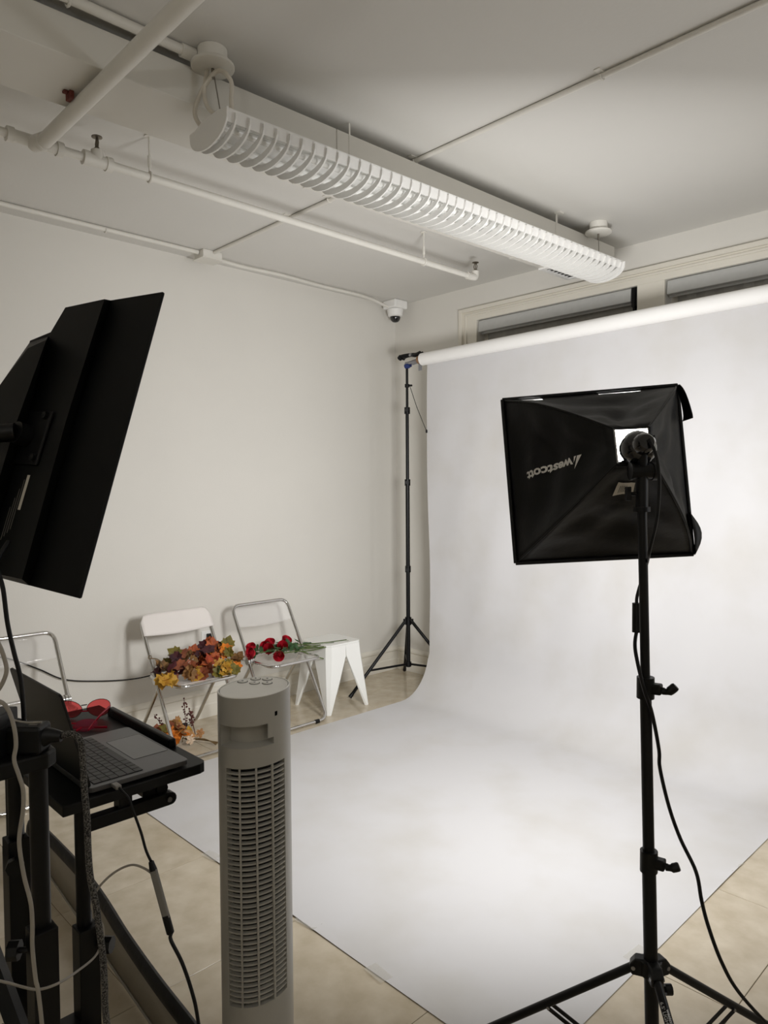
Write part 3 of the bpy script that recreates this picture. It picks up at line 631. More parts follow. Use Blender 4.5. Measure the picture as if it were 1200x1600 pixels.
B0 = V((.36, -2.28, 0))
t = thing('autumn_bouquet', 'bouquet of orange leaves and dried berries lying under the frosted chair', 'bouquet', B0)
for k in range(58):
    a = random.uniform(0, 6.28); rr = random.uniform(0, 1); c = V((.35+.11*rr*math.cos(a), -2.33+.15*rr*math.sin(a), .035+random.uniform(0, .13)*(1-.5*rr)))
    m = random.choice(['leaf_gold', 'leaf_amber', 'leaf_brown', 'leaf_tan', 'leaf_olive', 'leaf_rust', 'leaf_gold', 'leaf_amber']); b = BM()
    leaf_mesh(b, c, V((.7, -.1, .6))+rv()*.8, rv(), random.uniform(.055, .085), random.uniform(.1, .5), k % 3 != 0); obj('leaf', b, m, t)
for c, m, r in (((.40, -2.32, .07), 'leaf_amber', .04), ((.30, -2.40, .10), 'leaf_amber', .04), ((.43, -2.24, .04), 'cream_petal', .035), ((.36, -2.38, .05), 'cream_petal', .033), ((.42, -2.17, .06), 'leaf_tan', .034), ((.33, -2.27, .12), 'leaf_gold', .03)):
    b = BM()
    for k in range(10):
        a = 2*math.pi*k/10+(.3 if k % 2 else 0); d = V((.3, math.cos(a), math.sin(a))); leaf_mesh(b, V(c)+d*r*.45, (1, .2*math.cos(a), .2*math.sin(a)), d, r*1.1, .35, False)
    obj('flower', b, m, t)
for tip, base in (((.35, -2.235, .27), (.38, -2.24, .05)), ((.36, -2.21, .215), (.40, -2.19, .05)), ((.33, -2.425, .215), (.36, -2.33, .05)), ((.34, -2.19, .19), (.38, -2.18, .05))):
    b = BM(); tip, base = V(tip), V(base); tube(b, [base, tip], .002, 6)
    for k in range(16):
        p = base.lerp(tip, .4+.62*k/16); q = p+rv()*.013; bmesh.ops.create_icosphere(b, subdivisions=1, radius=.0062, matrix=Matrix.Translation(q))
    obj('berry_sprig', b, 'berry', t, True)
for k in range(4):
    b = BM(); tube(b, smoothpath([(.38+.01*k, -2.26, .04), (.46+.004*k, -2.17, .025+.004*k), (.53+.008*k, -2.10-.012*k, .012)], 4), .003, 6); obj('stem', b, 'dry_stem', t)

# ------------------------------------------------------------------ wall outlet and cord
t = thing('wall_outlet', 'white wall outlet low on the left wall behind the chairs', 'outlet', (0, -1.865, .54))
b = BM(); box(b, (0, -1.91, .475), (.006, -1.82, .60)); obj('cover_plate', b, 'whitemetal', t, bev=.003)
for z in (.512, .565):
    b = BM(); box(b, (.006, -1.888, z-.018), (.009, -1.842, z+.018)); s = obj('socket', b, 'whitemetal', t, bev=.002)
b = BM()
tube(b, smoothpath([(.03, -1.855, .55), (.035, -1.86, .53), (.04, -1.93, .46), (.04, -2.1, .41), (.03, -2.26, .378), (.022, -2.42, .372), (.02, -2.64, .402), (.02, -2.84, .452), (.02, -2.99, .545), (.02, -3.18, .645), (.02, -3.5, .74)], 6), .0042, 8)
tt = thing('outlet_cord', 'black power cord plugged into the wall outlet, strung behind the chairs', 'cord', (.03, -1.86, .55)); obj('cord', b, 'black', tt, True)
b = BM(); box(b, (.009, -1.878, .548), (.04, -1.838, .582)); obj('plug', b, 'black', tt, bev=.005)

# ------------------------------------------------------------------ tower fan
FC = V((3.028, -3.498, 0)); fyaw = V((-.69, .72, 0)).normalized()   # long axis points away from the camera
side = V((fyaw.y, -fyaw.x, 0)); q = math.radians(26)
lx = (fyaw*math.cos(q)+side*math.sin(q)).normalized(); ly = V((-lx.y, lx.x, 0))
AX, BX = .093, .074
camdir = (V((4.4, -4.41, 0))-FC).normalized()
th0 = math.atan2(camdir.dot(ly)/BX, camdir.dot(lx)/AX)         # ellipse angle that faces the camera
lean = V((.030, -.012, 0))/1.142
def fe(th, z, k=1.0): return FC+lean*(1.142-z)*0+lx*AX*k*math.cos(th)+ly*BX*k*math.sin(th)+V((0, 0, z))
t = thing('tower_fan', 'grey tower fan standing in front of the paper edge', 'fan', (FC.x, FC.y, 0))
D = math.radians
GA0, GA1, GZ0, GZ1 = th0-D(50), th0+D(52), .452, .985
# body with the grille, handle recess and sensor hole left open
N = 144; zsn = [.05+.402*k/6 for k in range(7)] + [.452+(.985-.452)*k/8 for k in range(1, 9)] + [.985+.0025*k for k in range(1, 63)]
def inside(th, a, c): return a < ((th-th0+math.pi) % (2*math.pi)-math.pi) < c
def fskip(i, j):
    th = (i+.5)/N*2*math.pi; z = (zsn[j]+zsn[j+1])/2
    if GZ0 < z < GZ1 and inside(th, D(-50), D(52)): return True
    hx = math.degrees((th-th0+math.pi) % (2*math.pi)-math.pi)
    if 1.036 < z < 1.0775 and -64 < hx < 19: return True
    if 1.030 < z <= 1.046 and -64 < hx < 29: return True
    if (hx-35)**2/3.2**2+(z-1.094)**2/.0055**2 < 1: return True
    return False
b = BM(); vs = [[b.verts.new(fe(i/N*2*math.pi, z)) for z in zsn] for i in range(N)]
for i in range(N):
    for j in range(len(zsn)-1):
        if not fskip(i, j): b.faces.new((vs[i][j], vs[(i+1) % N][j], vs[(i+1) % N][j+1], vs[i][j+1]))
obj('body', b, 'fan', t, True)
b = BM(); K = 64
rim = [[b.verts.new(fe(i/K*2*math.pi, z, k)) for i in range(K)] for z, k in ((1.1395, 1.0), (1.1418, .985), (1.1418, .955), (1.139, .95))]
for A, B in zip(rim, rim[1:]):
    for i in range(K): b.faces.new((A[i], A[(i+1) % K], B[(i+1) % K], B[i]))
obj('top_rim', b, 'fan_lit_top', t, True)
b = BM(); tp = [b.verts.new(fe(i/K*2*math.pi, 1.1408, .935)) for i in range(K)]; bt = [b.verts.new(fe(i/K*2*math.pi, 1.136, .935)) for i in range(K)]
b.faces.new(tp)
for i in range(K): b.faces.new((bt[i], bt[(i+1) % K], tp[(i+1) % K], tp[i]))
obj('top_plate', b, 'fan_lit_top', t)
for p in ((2.966, -3.487), (2.968, -3.452), (2.990, -3.434), (2.996, -3.474), (3.017, -3.453)):
    b = BM(); lathe(b, [(.0105, 1.1405), (.0105, 1.1422), (.009, 1.1430)], 18, Matrix.Translation((p[0]+.006, p[1]-.006, 0))); k = obj('button', b, 'fan_lit_top', t, True)
    b = BM(); cbox(b, (p[0]+.006, p[1]-.006, 1.1432), (.004, .004, .0004), None); obj('button_mark', b, 'dark', k)
    b = BM(); tube(b, [(p[0]+.006+.0118*math.cos(a), p[1]-.006+.0118*math.sin(a), 1.1409) for a in [2*math.pi*i/18 for i in range(18)]], .0007, 5, closed=True); obj('button_gap', b, 'dark', k)
b = BM()                                                        # handle recess: back wall and floor
A0, A1 = th0-D(68), th0+D(33)
grid(b, lambda u, v: fe(A0+(A1-A0)*u, 1.022+.066*v, .72), 24, 2); grid(b, lambda u, v: fe(A0+(A1-A0)*u, 1.0295+.006*(1-v), .72+.285*v), 24, 2); grid(b, lambda u, v: fe(A0+(A1-A0)*u, 1.079, .72+.275*v), 24, 2)
for aa in (A0+D(3), th0+D(30)): grid(b, lambda u, v: fe(aa, 1.028+.052*u, .72+.275*v), 2, 2)
obj('handle_recess', b, 'fan', t)
b = BM(); cth = th0+D(35); bmesh.ops.create_circle(b, cap_ends=True, segments=14, radius=.009, matrix=axes(fe(cth, 1.094, .93), V((0, 0, 1)), V((0, 0, 1)).cross((fe(cth, 0)-FC).normalized()), (fe(cth, 0)-FC).normalized())); obj('sensor_window', b, 'dark', t)
b = BM(); grid(b, lambda u, v: fe(GA0-.1+(GA1-GA0+.2)*u, GZ0-.01+(GZ1-GZ0+.02)*v, .84), 16, 1); obj('grille_backing', b, 'dark', t)
NS = 45; b = BM(); pitch = (GZ1-GZ0)/NS
def arcbar(b, z, h, k0, k1, a0, a1, n):
    rows = []
    for i in range(n+1):
        th = a0+(a1-a0)*i/n; rows.append([b.verts.new(fe(th, zz, kk)) for zz, kk in ((z-h, k1), (z+h, k1), (z+h+.001, k0), (z-h+.001, k0))])
    for A, B in zip(rows, rows[1:]):
        for k in range(4): b.faces.new((A[k], A[(k+1) % 4], B[(k+1) % 4], B[k]))
arcbar(b, GZ0+pitch, .0016, .90, .992, GA0, GA1, 12); s0 = obj('grille_slat', b, 'fan', t)
for k in range(1, NS-1):
    o = s0.copy(); COL.objects.link(o); o.location = (0, 0, pitch*k)
for fr in (.25, .5, .75):
    b = BM(); th = GA0+(GA1-GA0)*fr; grid(b, lambda u, v: fe(th+(u-.5)*.05, GZ0+(GZ1-GZ0)*v, .998), 2, 1); o = obj('grille_bar', b, 'fan', t); solid(o, .004)
for a_, s_ in ((GA0, 1), (GA1, -1)):
    b = BM(); grid(b, lambda u, v: fe(a_, GZ0+(GZ1-GZ0)*v, .84+.16*u), 1, 1); obj('grille_edge', b, 'fan', t)
for zz in (GZ0, GZ1):
    b = BM(); grid(b, lambda u, v: fe(GA0+(GA1-GA0)*u, zz, .84+.16*v), 12, 1); obj('grille_edge', b, 'fan', t)
b = BM(); a = th0+D(86); grid(b, lambda u, v: fe(a-.05+.1*u, 1.042+.06*v, 1.004), 2, 2); obj('side_grip', b, 'greytape', t, label='darker grey side grip')
b = BM(); a = th0-D(88); grid(b, lambda u, v: fe(a-.05+.1*u, 1.075+.02*v, 1.004), 2, 2); obj('side_slot', b, 'dark', t)
b = BM(); lathe(b, [(.14, 0), (.15, .006), (.145, .022), (.09, .04), (.075, .055)], 40, Matrix.Translation((FC.x, FC.y, 0))); obj('base', b, 'fan', t, True)

# ------------------------------------------------------------------ light stand and softbox
PT, PB = V((3.579, -2.733, 1.565)), V((3.632, -2.760, .12))
def pole(z): return PT.lerp(PB, (PT.z-z)/(PT.z-PB.z))
t = thing('light_stand', 'black light stand in front of the paper carrying the softbox', 'light stand', (3.63, -2.76, 0))
brod('lower_pole', (pole(.12), pole(.69), .0165), par=t, seg=16); brod('middle_pole', (pole(.66), pole(1.12), .0138), par=t, seg=16); brod('upper_pole', (pole(1.08), pole(1.565), .0112), par=t, seg=16)
for z in (.675, 1.10):
    p = pole(z); k = brod('collar', (p-V((0, 0, .026)), p+V((0, 0, .026)), .021), par=t, seg=16)
    d = (R*.8-F*.6).normalized(); b = BM(); cbox(b, (0, 0, 0), (.03, .024, .026), axes(p+d*.024, d, V((0, 0, 1)).cross(d), (0, 0, 1))); obj('clamp', b, 'black', k, bev=.004)
    b = BM(); rod(b, p+d*.03, p+d*.045, .006, 10); tube(b, smoothpath([p+d*.04+V((0, 0, -.004)), p+d*.052+R*.004+V((0, 0, -.002)), p+d*.06+R*.012+V((0, 0, .004 if z < 1 else .012))], 4), [.008]*4+[.011]*4+[.009], 10); obj('wing_knob', b, 'black', k, True)
p = pole(.417); hb_ = brod('leg_hub', (p-V((0, 0, .02)), p+V((0, 0, .016)), .026), par=t, seg=18)
b = BM(); rod(b, pole(.36), pole(.36)+R*.04, .007, 10); rod(b, pole(.36)+R*.034, pole(.36)+R*.05, .013, 10); obj('lock_knob', b, 'black', t, True)
for az in (-44, -157, 66):
    d = V((math.cos(D(az)), math.sin(D(az)), 0)); hp = pole(.417)+d*.036-V((0, 0, .006)); ft = V((pole(0).x, pole(0).y, 0))+d*.60+V((0, 0, .014))
    b = BM(); sd_ = V((0, 0, 1)).cross(d); prism(b, [(-.01, -.024), (.045, -.024), (.05, .0), (.036, .018), (-.01, .02)], axes(pole(.417), d, (0, 0, 1), sd_), -.015, .015); obj('leg_bracket', b, 'black', t, bev=.004)
    b = BM(); rod(b, hp+d*.004-sd_*.017, hp+d*.004+sd_*.017, .005, 10); obj('rivet', b, 'screw', t, True)
    b = BM(); rod(b, hp, ft, .0105, 12); lg = obj('leg', b, 'blackmetal', t, True)
    b = BM(); rod(b, hp.lerp(ft, .955), hp.lerp(ft, 1.0), .0135, 12); obj('rubber_foot', b, 'black', lg, True)
    m = hp.lerp(ft, .38)
    for s in (-1, 1):
        b = BM(); e = pole(.13)+d*.025+sd_*.011*s; cbx = m+sd_*.011*s-V((0, 0, .008)); xa, ya, za = frame_of(cbx, e); prism(b, [(-.0015, -.005), (.0015, -.005), (.0015, .005), (-.0015, .005)], axes(cbx, sd_, za.cross(sd_), za), 0, (e-cbx).length); obj('brace', b, 'blackmetal', t)
    b = BM(); rod(b, m-V((0, 0, .008))-sd_*.0135, m-V((0, 0, .008))+sd_*.0135, .004, 10); obj('rivet', b, 'screw', t, True)
    if az == -44: FLEG = (hp, ft, d, sd_)
brod('brace_hub', (pole(.12), pole(.145), .022), par=t, seg=16)
def text_mesh(body, bold=.0):
    cu = bpy.data.curves.new('text', 'FONT'); cu.body = body; cu.size = 1; cu.offset = bold; cu.extrude = .004; cu.resolution_u = 3
    o = bpy.data.objects.new('text', cu); COL.objects.link(o); dg = bpy.context.evaluated_depsgraph_get(); dg.update()
    me = bpy.data.meshes.new_from_object(o.evaluated_get(dg)); bpy.data.objects.remove(o); b = BM(); b.from_mesh(me); bpy.data.meshes.remove(me); return b
def place_text(b, o, x, y, scale, name, m, parent):
    x, y = V(x).normalized(), V(y); y = (y-x*y.dot(x)).normalized(); z = x.cross(y)
    bmesh.ops.transform(b, matrix=axes(o, x, y, z) @ Matrix.Scale(scale, 4), verts=b.verts); return obj(name, b, m, parent)
hp, ft, d, sd_ = FLEG; ld = (ft-hp).normalized(); nn = (V((4.4, -4.41, 1.6))-hp).normalized(); nn = (nn-ld*nn.dot(ld)).normalized(); sid = ld.cross(nn)
place_text(text_mesh("6.5' LIGHT STAND", .01), hp+ld*.052+nn*.0092+sid*.0072, ld, nn.cross(ld)*.9+nn*.35, .0115, 'lettering', 'whiteprint', t)
place_text(text_mesh("westcott", .03), hp+ld*.068+nn*.0112-sid*.0022, ld, nn.cross(ld)*.85-nn*.45, .0105, 'lettering', 'whiteprint', t)

t = thing('softbox', 'black square softbox seen from behind on the light stand', 'softbox', PT)
HS = .255; DEP = .30; RH = .046
def sb(x, u, n): return SBC+SBX*x+SBU*u+SBN*n
corners = [(-1, 1), (1, 1), (1, -1), (-1, -1)]
QC = [(-0.2616, 0.2378), (0.2659, 0.2589), (0.2485, -0.2509), (-0.2618, -0.2521)]   # the front frame, pulled a little out of square
def panel_fn(k, inset=0.):
    c0, c1 = corners[k], corners[(k+1) % 4]; mx_, my_ = (c0[0]+c1[0])/2, (c0[1]+c1[1])/2
    def fn(u, v):                                               # u along the edge, v from the front edge to the ring
        a = (c0[0]+(c1[0]-c0[0])*u, c0[1]+(c1[1]-c0[1])*u); vv = v; dep = -DEP*vv; kf = (HS-.004-inset)/HS
        q = tuple((QC[k][i_]+(QC[(k+1) % 4][i_]-QC[k][i_])*u)*kf*(1-vv)+a[i_]*(RH-inset)*vv for i_ in (0, 1))
        e = math.sin(math.pi*u)*math.sin(math.pi*min(1, vv))    # cloth sags inwards between the ribs
        sag = -.030*e
        wr = .0045*e*(math.sin(13*u+5*vv+k*2)+math.sin(6*u-17*vv+k)+.7*math.sin(31*u*vv+k*3))
        # ribs bow outwards a little
        bow = .025*math.sin(math.pi*vv)
        p = V((q[0]+a[0]*bow, q[1]+a[1]*bow, dep))+V((mx_, my_, -.6))*(sag+wr)
        # seam collar towards the front: straight skirt
        return sb(p.x, p.y, p.z)
    return fn
for k in range(4):
    sk = None
    if k == 0:
        sk = lambda i, j: (j == 1 and 13 <= i < 19) or (j in (1, 2) and 2 <= i < 5)     # two gaps along the top front edge
    b = BM(); fn = panel_fn(k); grid(b, lambda u, v: fn(u, v*v*.55+v*.45), 24, 20, sk)
    solid(obj('side_panel', b, 'fabric', t, True), .0015)
    b = BM(); fn2 = panel_fn(k, .005); grid(b, lambda u, v: fn2(u, v*v*.55+v*.45), 24, 20, sk); obj('lining', b, 'lining', t, True)
for k in range(4):
    fn = panel_fn(k)
    b = BM(); rod(b, sb(*QC[k], 0), sb(*QC[(k+1) % 4], 0), .006, 10); obj('front_edge', b, 'fabric', t, True)
    b = BM(); tube(b, [fn(0, q/14) for q in range(15)], .0028, 8); obj('seam', b, 'fabric', t, True)
b = BM(); bq = [V((q[0], q[1], 0))*.96 for q in QC]; grid(b, lambda u, v: sb(*((bq[0]*(1-u)+bq[1]*u)*(1-v)+(bq[3]*(1-u)+bq[2]*u)*v)[:2], -.006), 4, 4); obj('diffuser', b, 'diff', t)
# folded skirt bulging at the lower right, loose strap above it
b = BM(); grid(b, lambda u, v: sb(QC[2][0]-.012*(1-v)+.004+.026*math.sin(math.pi*u)*math.sin(math.pi*v*.9+.1), QC[2][1]+.12*u-.002, -.035*(1-v)), 8, 6); solid(obj('fabric_fold', b, 'fabric', t, True), .002)
b = BM(); grid(b, lambda u, v: sb(QC[1][0]-.012+.012*math.sin(2.6*v)+.008*v+.018*(u-.3)*v, QC[1][1]-.012-.11*v+.008*math.sin(7*v), -.012-.03*u), 4, 12); solid(obj('strap', b, 'fabric', t, True), .0015)
AP = sb(.012, 0, -DEP)
b = BM(); prism(b, [(-.052, -.056), (.056, -.056), (.056, .022), (.046, .02), (.03, -.012), (-.004, -.034), (-.034, -.04)], axes(sb(0, 0, -DEP-.002), SBX, SBU, SBN), -.003, 0); obj('rear_collar', b, 'fabric', t)
# lamp: bulb inside, socket dome, tilt bracket
bl = sb(0, 0, -DEP+.07)
b = BM(); z = SBN; x = SBX; y = SBU; lathe(b, [(.03, -.05), (.048, -.02), (.052, .02), (.04, .06), (.015, .075)], 20, axes(bl, x, y, z)); obj('bulb', b, 'bulb', t, True)
b = BM(); lathe(b, [(.038, .012), (.045, -.004), (.044, -.022), (.036, -.040), (.027, -.048), (.025, -.066), (.018, -.074)], 24, axes(sb(.002, -.016, -DEP-.012), x, y, z)); obj('lamp_socket', b, M['domeglass'], t, True, label='glossy black lamp socket')
b = BM(); rod(b, sb(.01, 0, -DEP+.01), sb(.01, 0, -DEP+.04), .018, 14); obj('bulb_neck', b, 'whitemetal', t, True)
b = BM(); sc_ = sb(.002, -.016, -DEP-.06); kn = PT+V((0, 0, .065)); tube(b, [sc_, sc_.lerp(kn, .5)+V((0, 0, -.006)), kn], .012, 10); obj('swivel_arm', b, 'black', t, True)
b = BM(); rod(b, kn-R*.024, kn+R*.024, .019, 16); rod(b, kn-R*.03, kn-R*.024, .022, 16); rod(b, kn+R*.024, kn+R*.036, .022, 16); obj('tilt_joint', b, 'black', t, True)
b = BM(); rod(b, PT-V((0, 0, .03)), kn-V((0, 0, .01)), .0145, 16); rod(b, PT-V((0, 0, .034)), PT-V((0, 0, .022)), .02, 16); obj('stand_sleeve', b, 'black', t, True)
b = BM(); q0 = PT+V((0, 0, .01)); rod(b, q0, q0-R*.03, .005, 10); cbox(b, (0, 0, 0), (.012, .016, .034), axes(q0-R*.034, R, F, V((0, 0, 1)))); obj('lock_knob', b, 'black', t, bev=.003)
# printed mark and care label on the panels, in the panels' own planes
fl_ = panel_fn(3)
e_front, e_ring = fl_(.5, .0), fl_(.5, 1.); o1 = (e_front-e_ring).normalized()
def on_left(u, v): return panel_fn(3)(u, v)
tb = text_mesh('westcott', .03)
mk = [tb.verts.new((-.62, -.02, .004)), tb.verts.new((-.36, -.02, .004)), tb.verts.new((-.10, .86, .004))]; tb.faces.new(mk)
mk = [tb.verts.new((-.30, -.02, .004)), tb.verts.new((-.16, -.02, .004)), tb.verts.new((-.09, .42, .004))]; tb.faces.new(mk)
LT = (on_left(.52, .60), on_left(.53, .18))                    # from the mark to the last letter, on the cloth
xs_ = [v.co.x for v in tb.verts]; x0, x1 = min(xs_), max(xs_)
def wrap(co):
    s = (co.x-x0)/(x1-x0); v = .72-.53*s; u = .532-.018*s+co.y*.066*HS/((1-v)*HS+v*RH)
    p = on_left(u, v); du = (on_left(u+.01, v)-on_left(u-.01, v)); dv = (on_left(u, v+.01)-on_left(u, v-.01)); n = du.cross(dv).normalized()
    if n.dot(V((4.4, -4.41, 1.6))-p) < 0: n = -n
    return p+n*(.0022+co.z*.05)
UDIR = 1 if (on_left(.6, .4)-on_left(.4, .4)).z < 0 else -1
if UDIR < 0:
    w0 = wrap
    def wrap(co): c2 = co.copy(); c2.y = -c2.y; return w0(c2)
for v in tb.verts: v.co = wrap(v.co.copy())
obj('lettering', tb, 'print', t, label='grey printed lettering, upside down')
fb = panel_fn(2)
b = BM()
def bl_(u, v, off=.003):
    p = fb(u, v); du = fb(u+.01, v)-fb(u-.01, v); dv = fb(u, v+.01)-fb(u, v-.01); n = du.cross(dv).normalized()
    if n.dot(V((4.4, -4.41, 1.6))-p) < 0: n = -n
    return p+n*off
grid(b, lambda u, v: bl_(.40+.22*u, .70+.12*v), 4, 3); cl = obj('care_label', b, 'label', t, label='white care label')
for k in range(5):
    b = BM(); grid(b, lambda u, v: bl_(.57-.02*k+.007*u, .72+.07*v, .0038), 1, 2); obj('printed_line', b, 'dark', cl)
# inner lamp light, inside the box
l = bpy.data.lights.new('softbox_bulb', 'POINT'); l.energy = 6; l.shadow_soft_size = .04; lo = bpy.data.objects.new('softbox_bulb', l); COL.objects.link(lo); lo.location = sb(0, 0, -.12)

t = thing('lamp_cord', 'black lamp cord with inline switch hanging beside the light stand', 'cord', (3.8, -2.62, .3))
b = BM(); tube(b, smoothpath([sb(.006, -.012, -DEP-.088), (3.628, -2.765, 1.67), (3.636, -2.762, 1.61), (3.634, -2.768, 1.52), (3.618, -2.772, 1.44), (3.595, -2.735, 1.41), (3.572, -2.700, 1.384), (3.557, -2.709, 1.32), (3.557, -2.711, 1.296)], 6), .0042, 8); tube(b, smoothpath([(3.558, -2.713, 1.231), (3.568, -2.742, 1.20), (3.588, -2.766, 1.16), (3.606, -2.768, 1.10), (3.618, -2.752, 1.043), (3.624, -2.726, .948), (3.625, -2.722, .901), (3.642, -2.708, .807), (3.663, -2.690, .728), (3.702, -2.69, .66), (3.720, -2.70, .60), (3.735, -2.695, .54), (3.760, -2.68, .46), (3.790, -2.65, .385), (3.85, -2.58, .28), (3.95, -2.45, .10), (4.05, -2.3, .012), (4.4, -2.0, .008), (4.9, -1.8, .008)], 6), .0045, 8)
obj('cord', b, 'black', t, True)
b = BM(); rod(b, (3.557, -2.711, 1.300), (3.558, -2.713, 1.227), .012, 10, None); o = obj('inline_switch', b, 'black', t, True, bev=.004)

# ------------------------------------------------------------------ monitor on its arm
MA = V((3.080, -3.908, 1.397)); ma = V((-.982, -.178, .060)); mb = V((.008, .283, .959)).normalized(); ma = (ma-mb*ma.dot(mb)).normalized(); mn = ma.cross(mb).normalized()
if mn.dot(F) > 0: mn = -mn                                      # mn points out of the back, towards the camera
mmx = axes(MA, ma, mb, mn)
t = thing('portrait_monitor', 'large black monitor turned upright, its back to the camera', 'monitor', MA)
b = BM(); prism(b, [(0, 0), (0, .61), (.34, .609), (.372, .54), (.43, .53), (.43, 0)], mmx, -.007, 0); obj('panel_back', b, 'monitor', t, bev=.003)
b = BM(); prism(b, [(.006, .006), (.006, .604), (.335, .602), (.36, .535), (.425, .52), (.425, .006)], mmx, -.009, -.0072); obj('screen', b, 'domeglass', t)
def layer(name, base, topp, t0, t1, m):
    b = BM(); A = [b.verts.new(mmx @ V((p[0], p[1], t0))) for p in base]; B = [b.verts.new(mmx @ V((p[0], p[1], t1))) for p in topp]
    n = len(base); b.faces.new(A[::-1]); b.faces.new(B)
    for i in range(n): b.faces.new((A[i], A[(i+1) % n], B[(i+1) % n], B[i]))
    return obj(name, b, m, t)
layer('upper_bulge', [(.172, .0), (.178, .33), (.172, .608), (.33, .607), (.366, .54), (.43, .53), (.43, .0)], [(.158, .01), (.163, .33), (.150, .595), (.292, .590), (.322, .535), (.40, .52), (.40, .005)], .0, .026, 'monitor_lit')
layer('lower_bulge', [(.31, .0), (.31, .30), (.328, .525), (.40, .515), (.43, .45), (.43, 0)], [(.285, .005), (.285, .30), (.262, .497), (.328, .482), (.40, .40), (.40, .005)], .026, .060, 'monitor_lit')
b = BM(); prism(b, [(.215, .235), (.33, .235), (.335, .35), (.21, .35)], mmx, .026, .034); obj('mount_plate', b, 'black', t, bev=.003)
for a_, c_ in ((.228, .34), (.318, .34), (.228, .25), (.318, .25)):
    b = BM(); lathe(b, [(.008, .034), (.008, .04), (.004, .042)], 10, mmx @ Matrix.Translation((a_, c_, 0))); obj('mount_screw', b, 'black', t, True)
b = BM(); prism(b, [(.236, .142), (.246, .142), (.246, .215), (.236, .215)], mmx, .0262, .0266); obj('barcode_label', b, 'label', t, label='white barcode label')
for k in range(4):
    b = BM(); prism(b, [(.252+.008*k, .10-.008*k), (.2535+.008*k, .10-.008*k), (.2535+.008*k, .205-.02*k), (.252+.008*k, .205-.02*k)], mmx, .0262, .0266); obj('printed_line', b, 'greydark', t)
b = BM(); j = mmx @ V((.275, .295, .06)); rod(b, mmx @ V((.275, .295, .034)), j, .024, 14); obj('tilt_head', b, 'black', t, True)
# ------------------------------------------------------------------ cart with side tray, laptop table, columns
t = thing('rolling_cart', 'black rolling laptop cart with tabletop and side tray', 'cart', (2.8, -3.85, 0))
b = BM(); prism(b, [(2.36, -3.905), (2.966, -3.905), (2.963, -3.602), (2.958, -3.589), (2.945, -3.582), (2.36, -3.582)], Matrix.Identity(4), .950, .972); obj('tabletop', b, 'blackmatte', t, bev=.002)
b = BM(); prism(b, [(-.011, 0), (.011, 0), (.008, .022), (-.008, .022)], axes((2.47, -3.596, .972), (0, 1, 0), (0, 0, 1), (1, 0, 0)), 0, .355); obj('edge_ledge', b, 'black', t, bev=.004)
b = BM(); box(b, (2.872, -3.845, .870), (2.898, -3.64, .899)); rod(b, (2.872, -3.64, .8845), (2.898, -3.64, .8845), .0145, 14); obj('tilt_bar', b, 'blackmetal', t, bev=.003)
b = BM(); rod(b, (2.896, -3.645, .8845), (2.901, -3.645, .8845), .006, 12); obj('bar_screw', b, 'screw', t, True)
b = BM(); rod(b, (2.60, -3.655, .908), (2.885, -3.655, .908), .014, 12); box(b, (2.865, -3.76, .895), (2.892, -3.73, .95)); box(b, (2.84, -3.70, .90), (2.88, -3.66, .95)); obj('tilt_hinge', b, 'blackmetal', t, True)
def column(top, zs, bot, sl, kn_=None):
    top, bot = V(top), V(bot); b = BM(); rod(b, V((top.x, top.y, zs-.1)), top, .0155, 16); obj('inner_pole', b, 'blackmetal', t, True)
    b = BM(); box(b, (bot.x-.021, bot.y-.021, .09), (bot.x+.021, bot.y+.021, zs)); s = obj('sleeve', b, 'blackmetal', t, bev=.002)
    if kn_:
        d = V(kn_).normalized(); c = V((bot.x, bot.y, zs-.04))+d*.02; b = BM(); rod(b, c, c+d*.02, .005, 8); rod(b, c+d*.018, c+d*.036, .017, 8); obj('height_knob', b, 'black', s)
column((2.908, -3.846, .95), .687, (2.915, -3.846, 0), .021, (.75, .66, 0))
column((2.45, -3.846, .95), .687, (2.45, -3.846, 0), .021)
column((3.10, -3.992, 1.115), .835, (3.106, -3.994, 0), .021, (-.6, -.75, 0))
column((2.803, -3.942, 1.115), .872, (2.81, -3.945, 0), .021, (.8, -.3, 0))
b = BM(); box(b, (2.895, -3.985, .47), (2.935, -3.846, .50)); box(b, (3.086, -3.98, .44), (3.12, -3.85, .47)); box(b, (2.915, -3.866, .44), (3.11, -3.836, .47)); obj('cross_rail', b, 'blackmetal', t)
b = BM()
for y in (-3.994, -3.846): box(b, (2.25, y-.02, .06), (3.2, y+.02, .10))
box(b, (2.80, -4.3, .06), (2.84, -3.55, .10)); obj('base_rail', b, 'blackmetal', t)
b = BM(); xa, ya, za = frame_of((2.80, -4.02, .80), (3.08, -4.02, .58)); tube(b, [(2.70, -4.03, .82), (3.09, -4.015, .60)], .018, 4); tube(b, [(2.70, -4.06, .66), (3.10, -4.04, .44)], .018, 4); obj('frame_brace', b, 'blackmetal', t)
b = BM(); box(b, (2.62, -4.02, .78), (2.80, -3.985, .81)); obj('frame_bar', b, 'blackmetal', t)
for x, y in ((2.27, -3.99), (3.18, -3.99), (2.27, -3.85), (3.18, -3.85)):
    b = BM(); lathe(b, [(.028, -.011), (.03, -.006), (.03, .006), (.028, .011)], 16, Matrix.Translation((x, y, .03)) @ Matrix.Rotation(math.pi/2, 4, 'X')); cs = obj('caster', b, 'black', t, True)
b = BM(); prism(b, [(2.62, -4.20), (3.11, -4.20), (3.132, -4.18), (3.132, -3.985), (3.115, -3.966), (2.62, -3.966)], Matrix.Identity(4), 1.118, 1.146); obj('side_tray', b, 'blackmatte', t, bev=.004)
b = BM(); rod(b, (2.70, -4.13, 1.146), (2.70, -4.13, 1.72), .02, 16); obj('monitor_post', b, 'blackmetal', t, True)
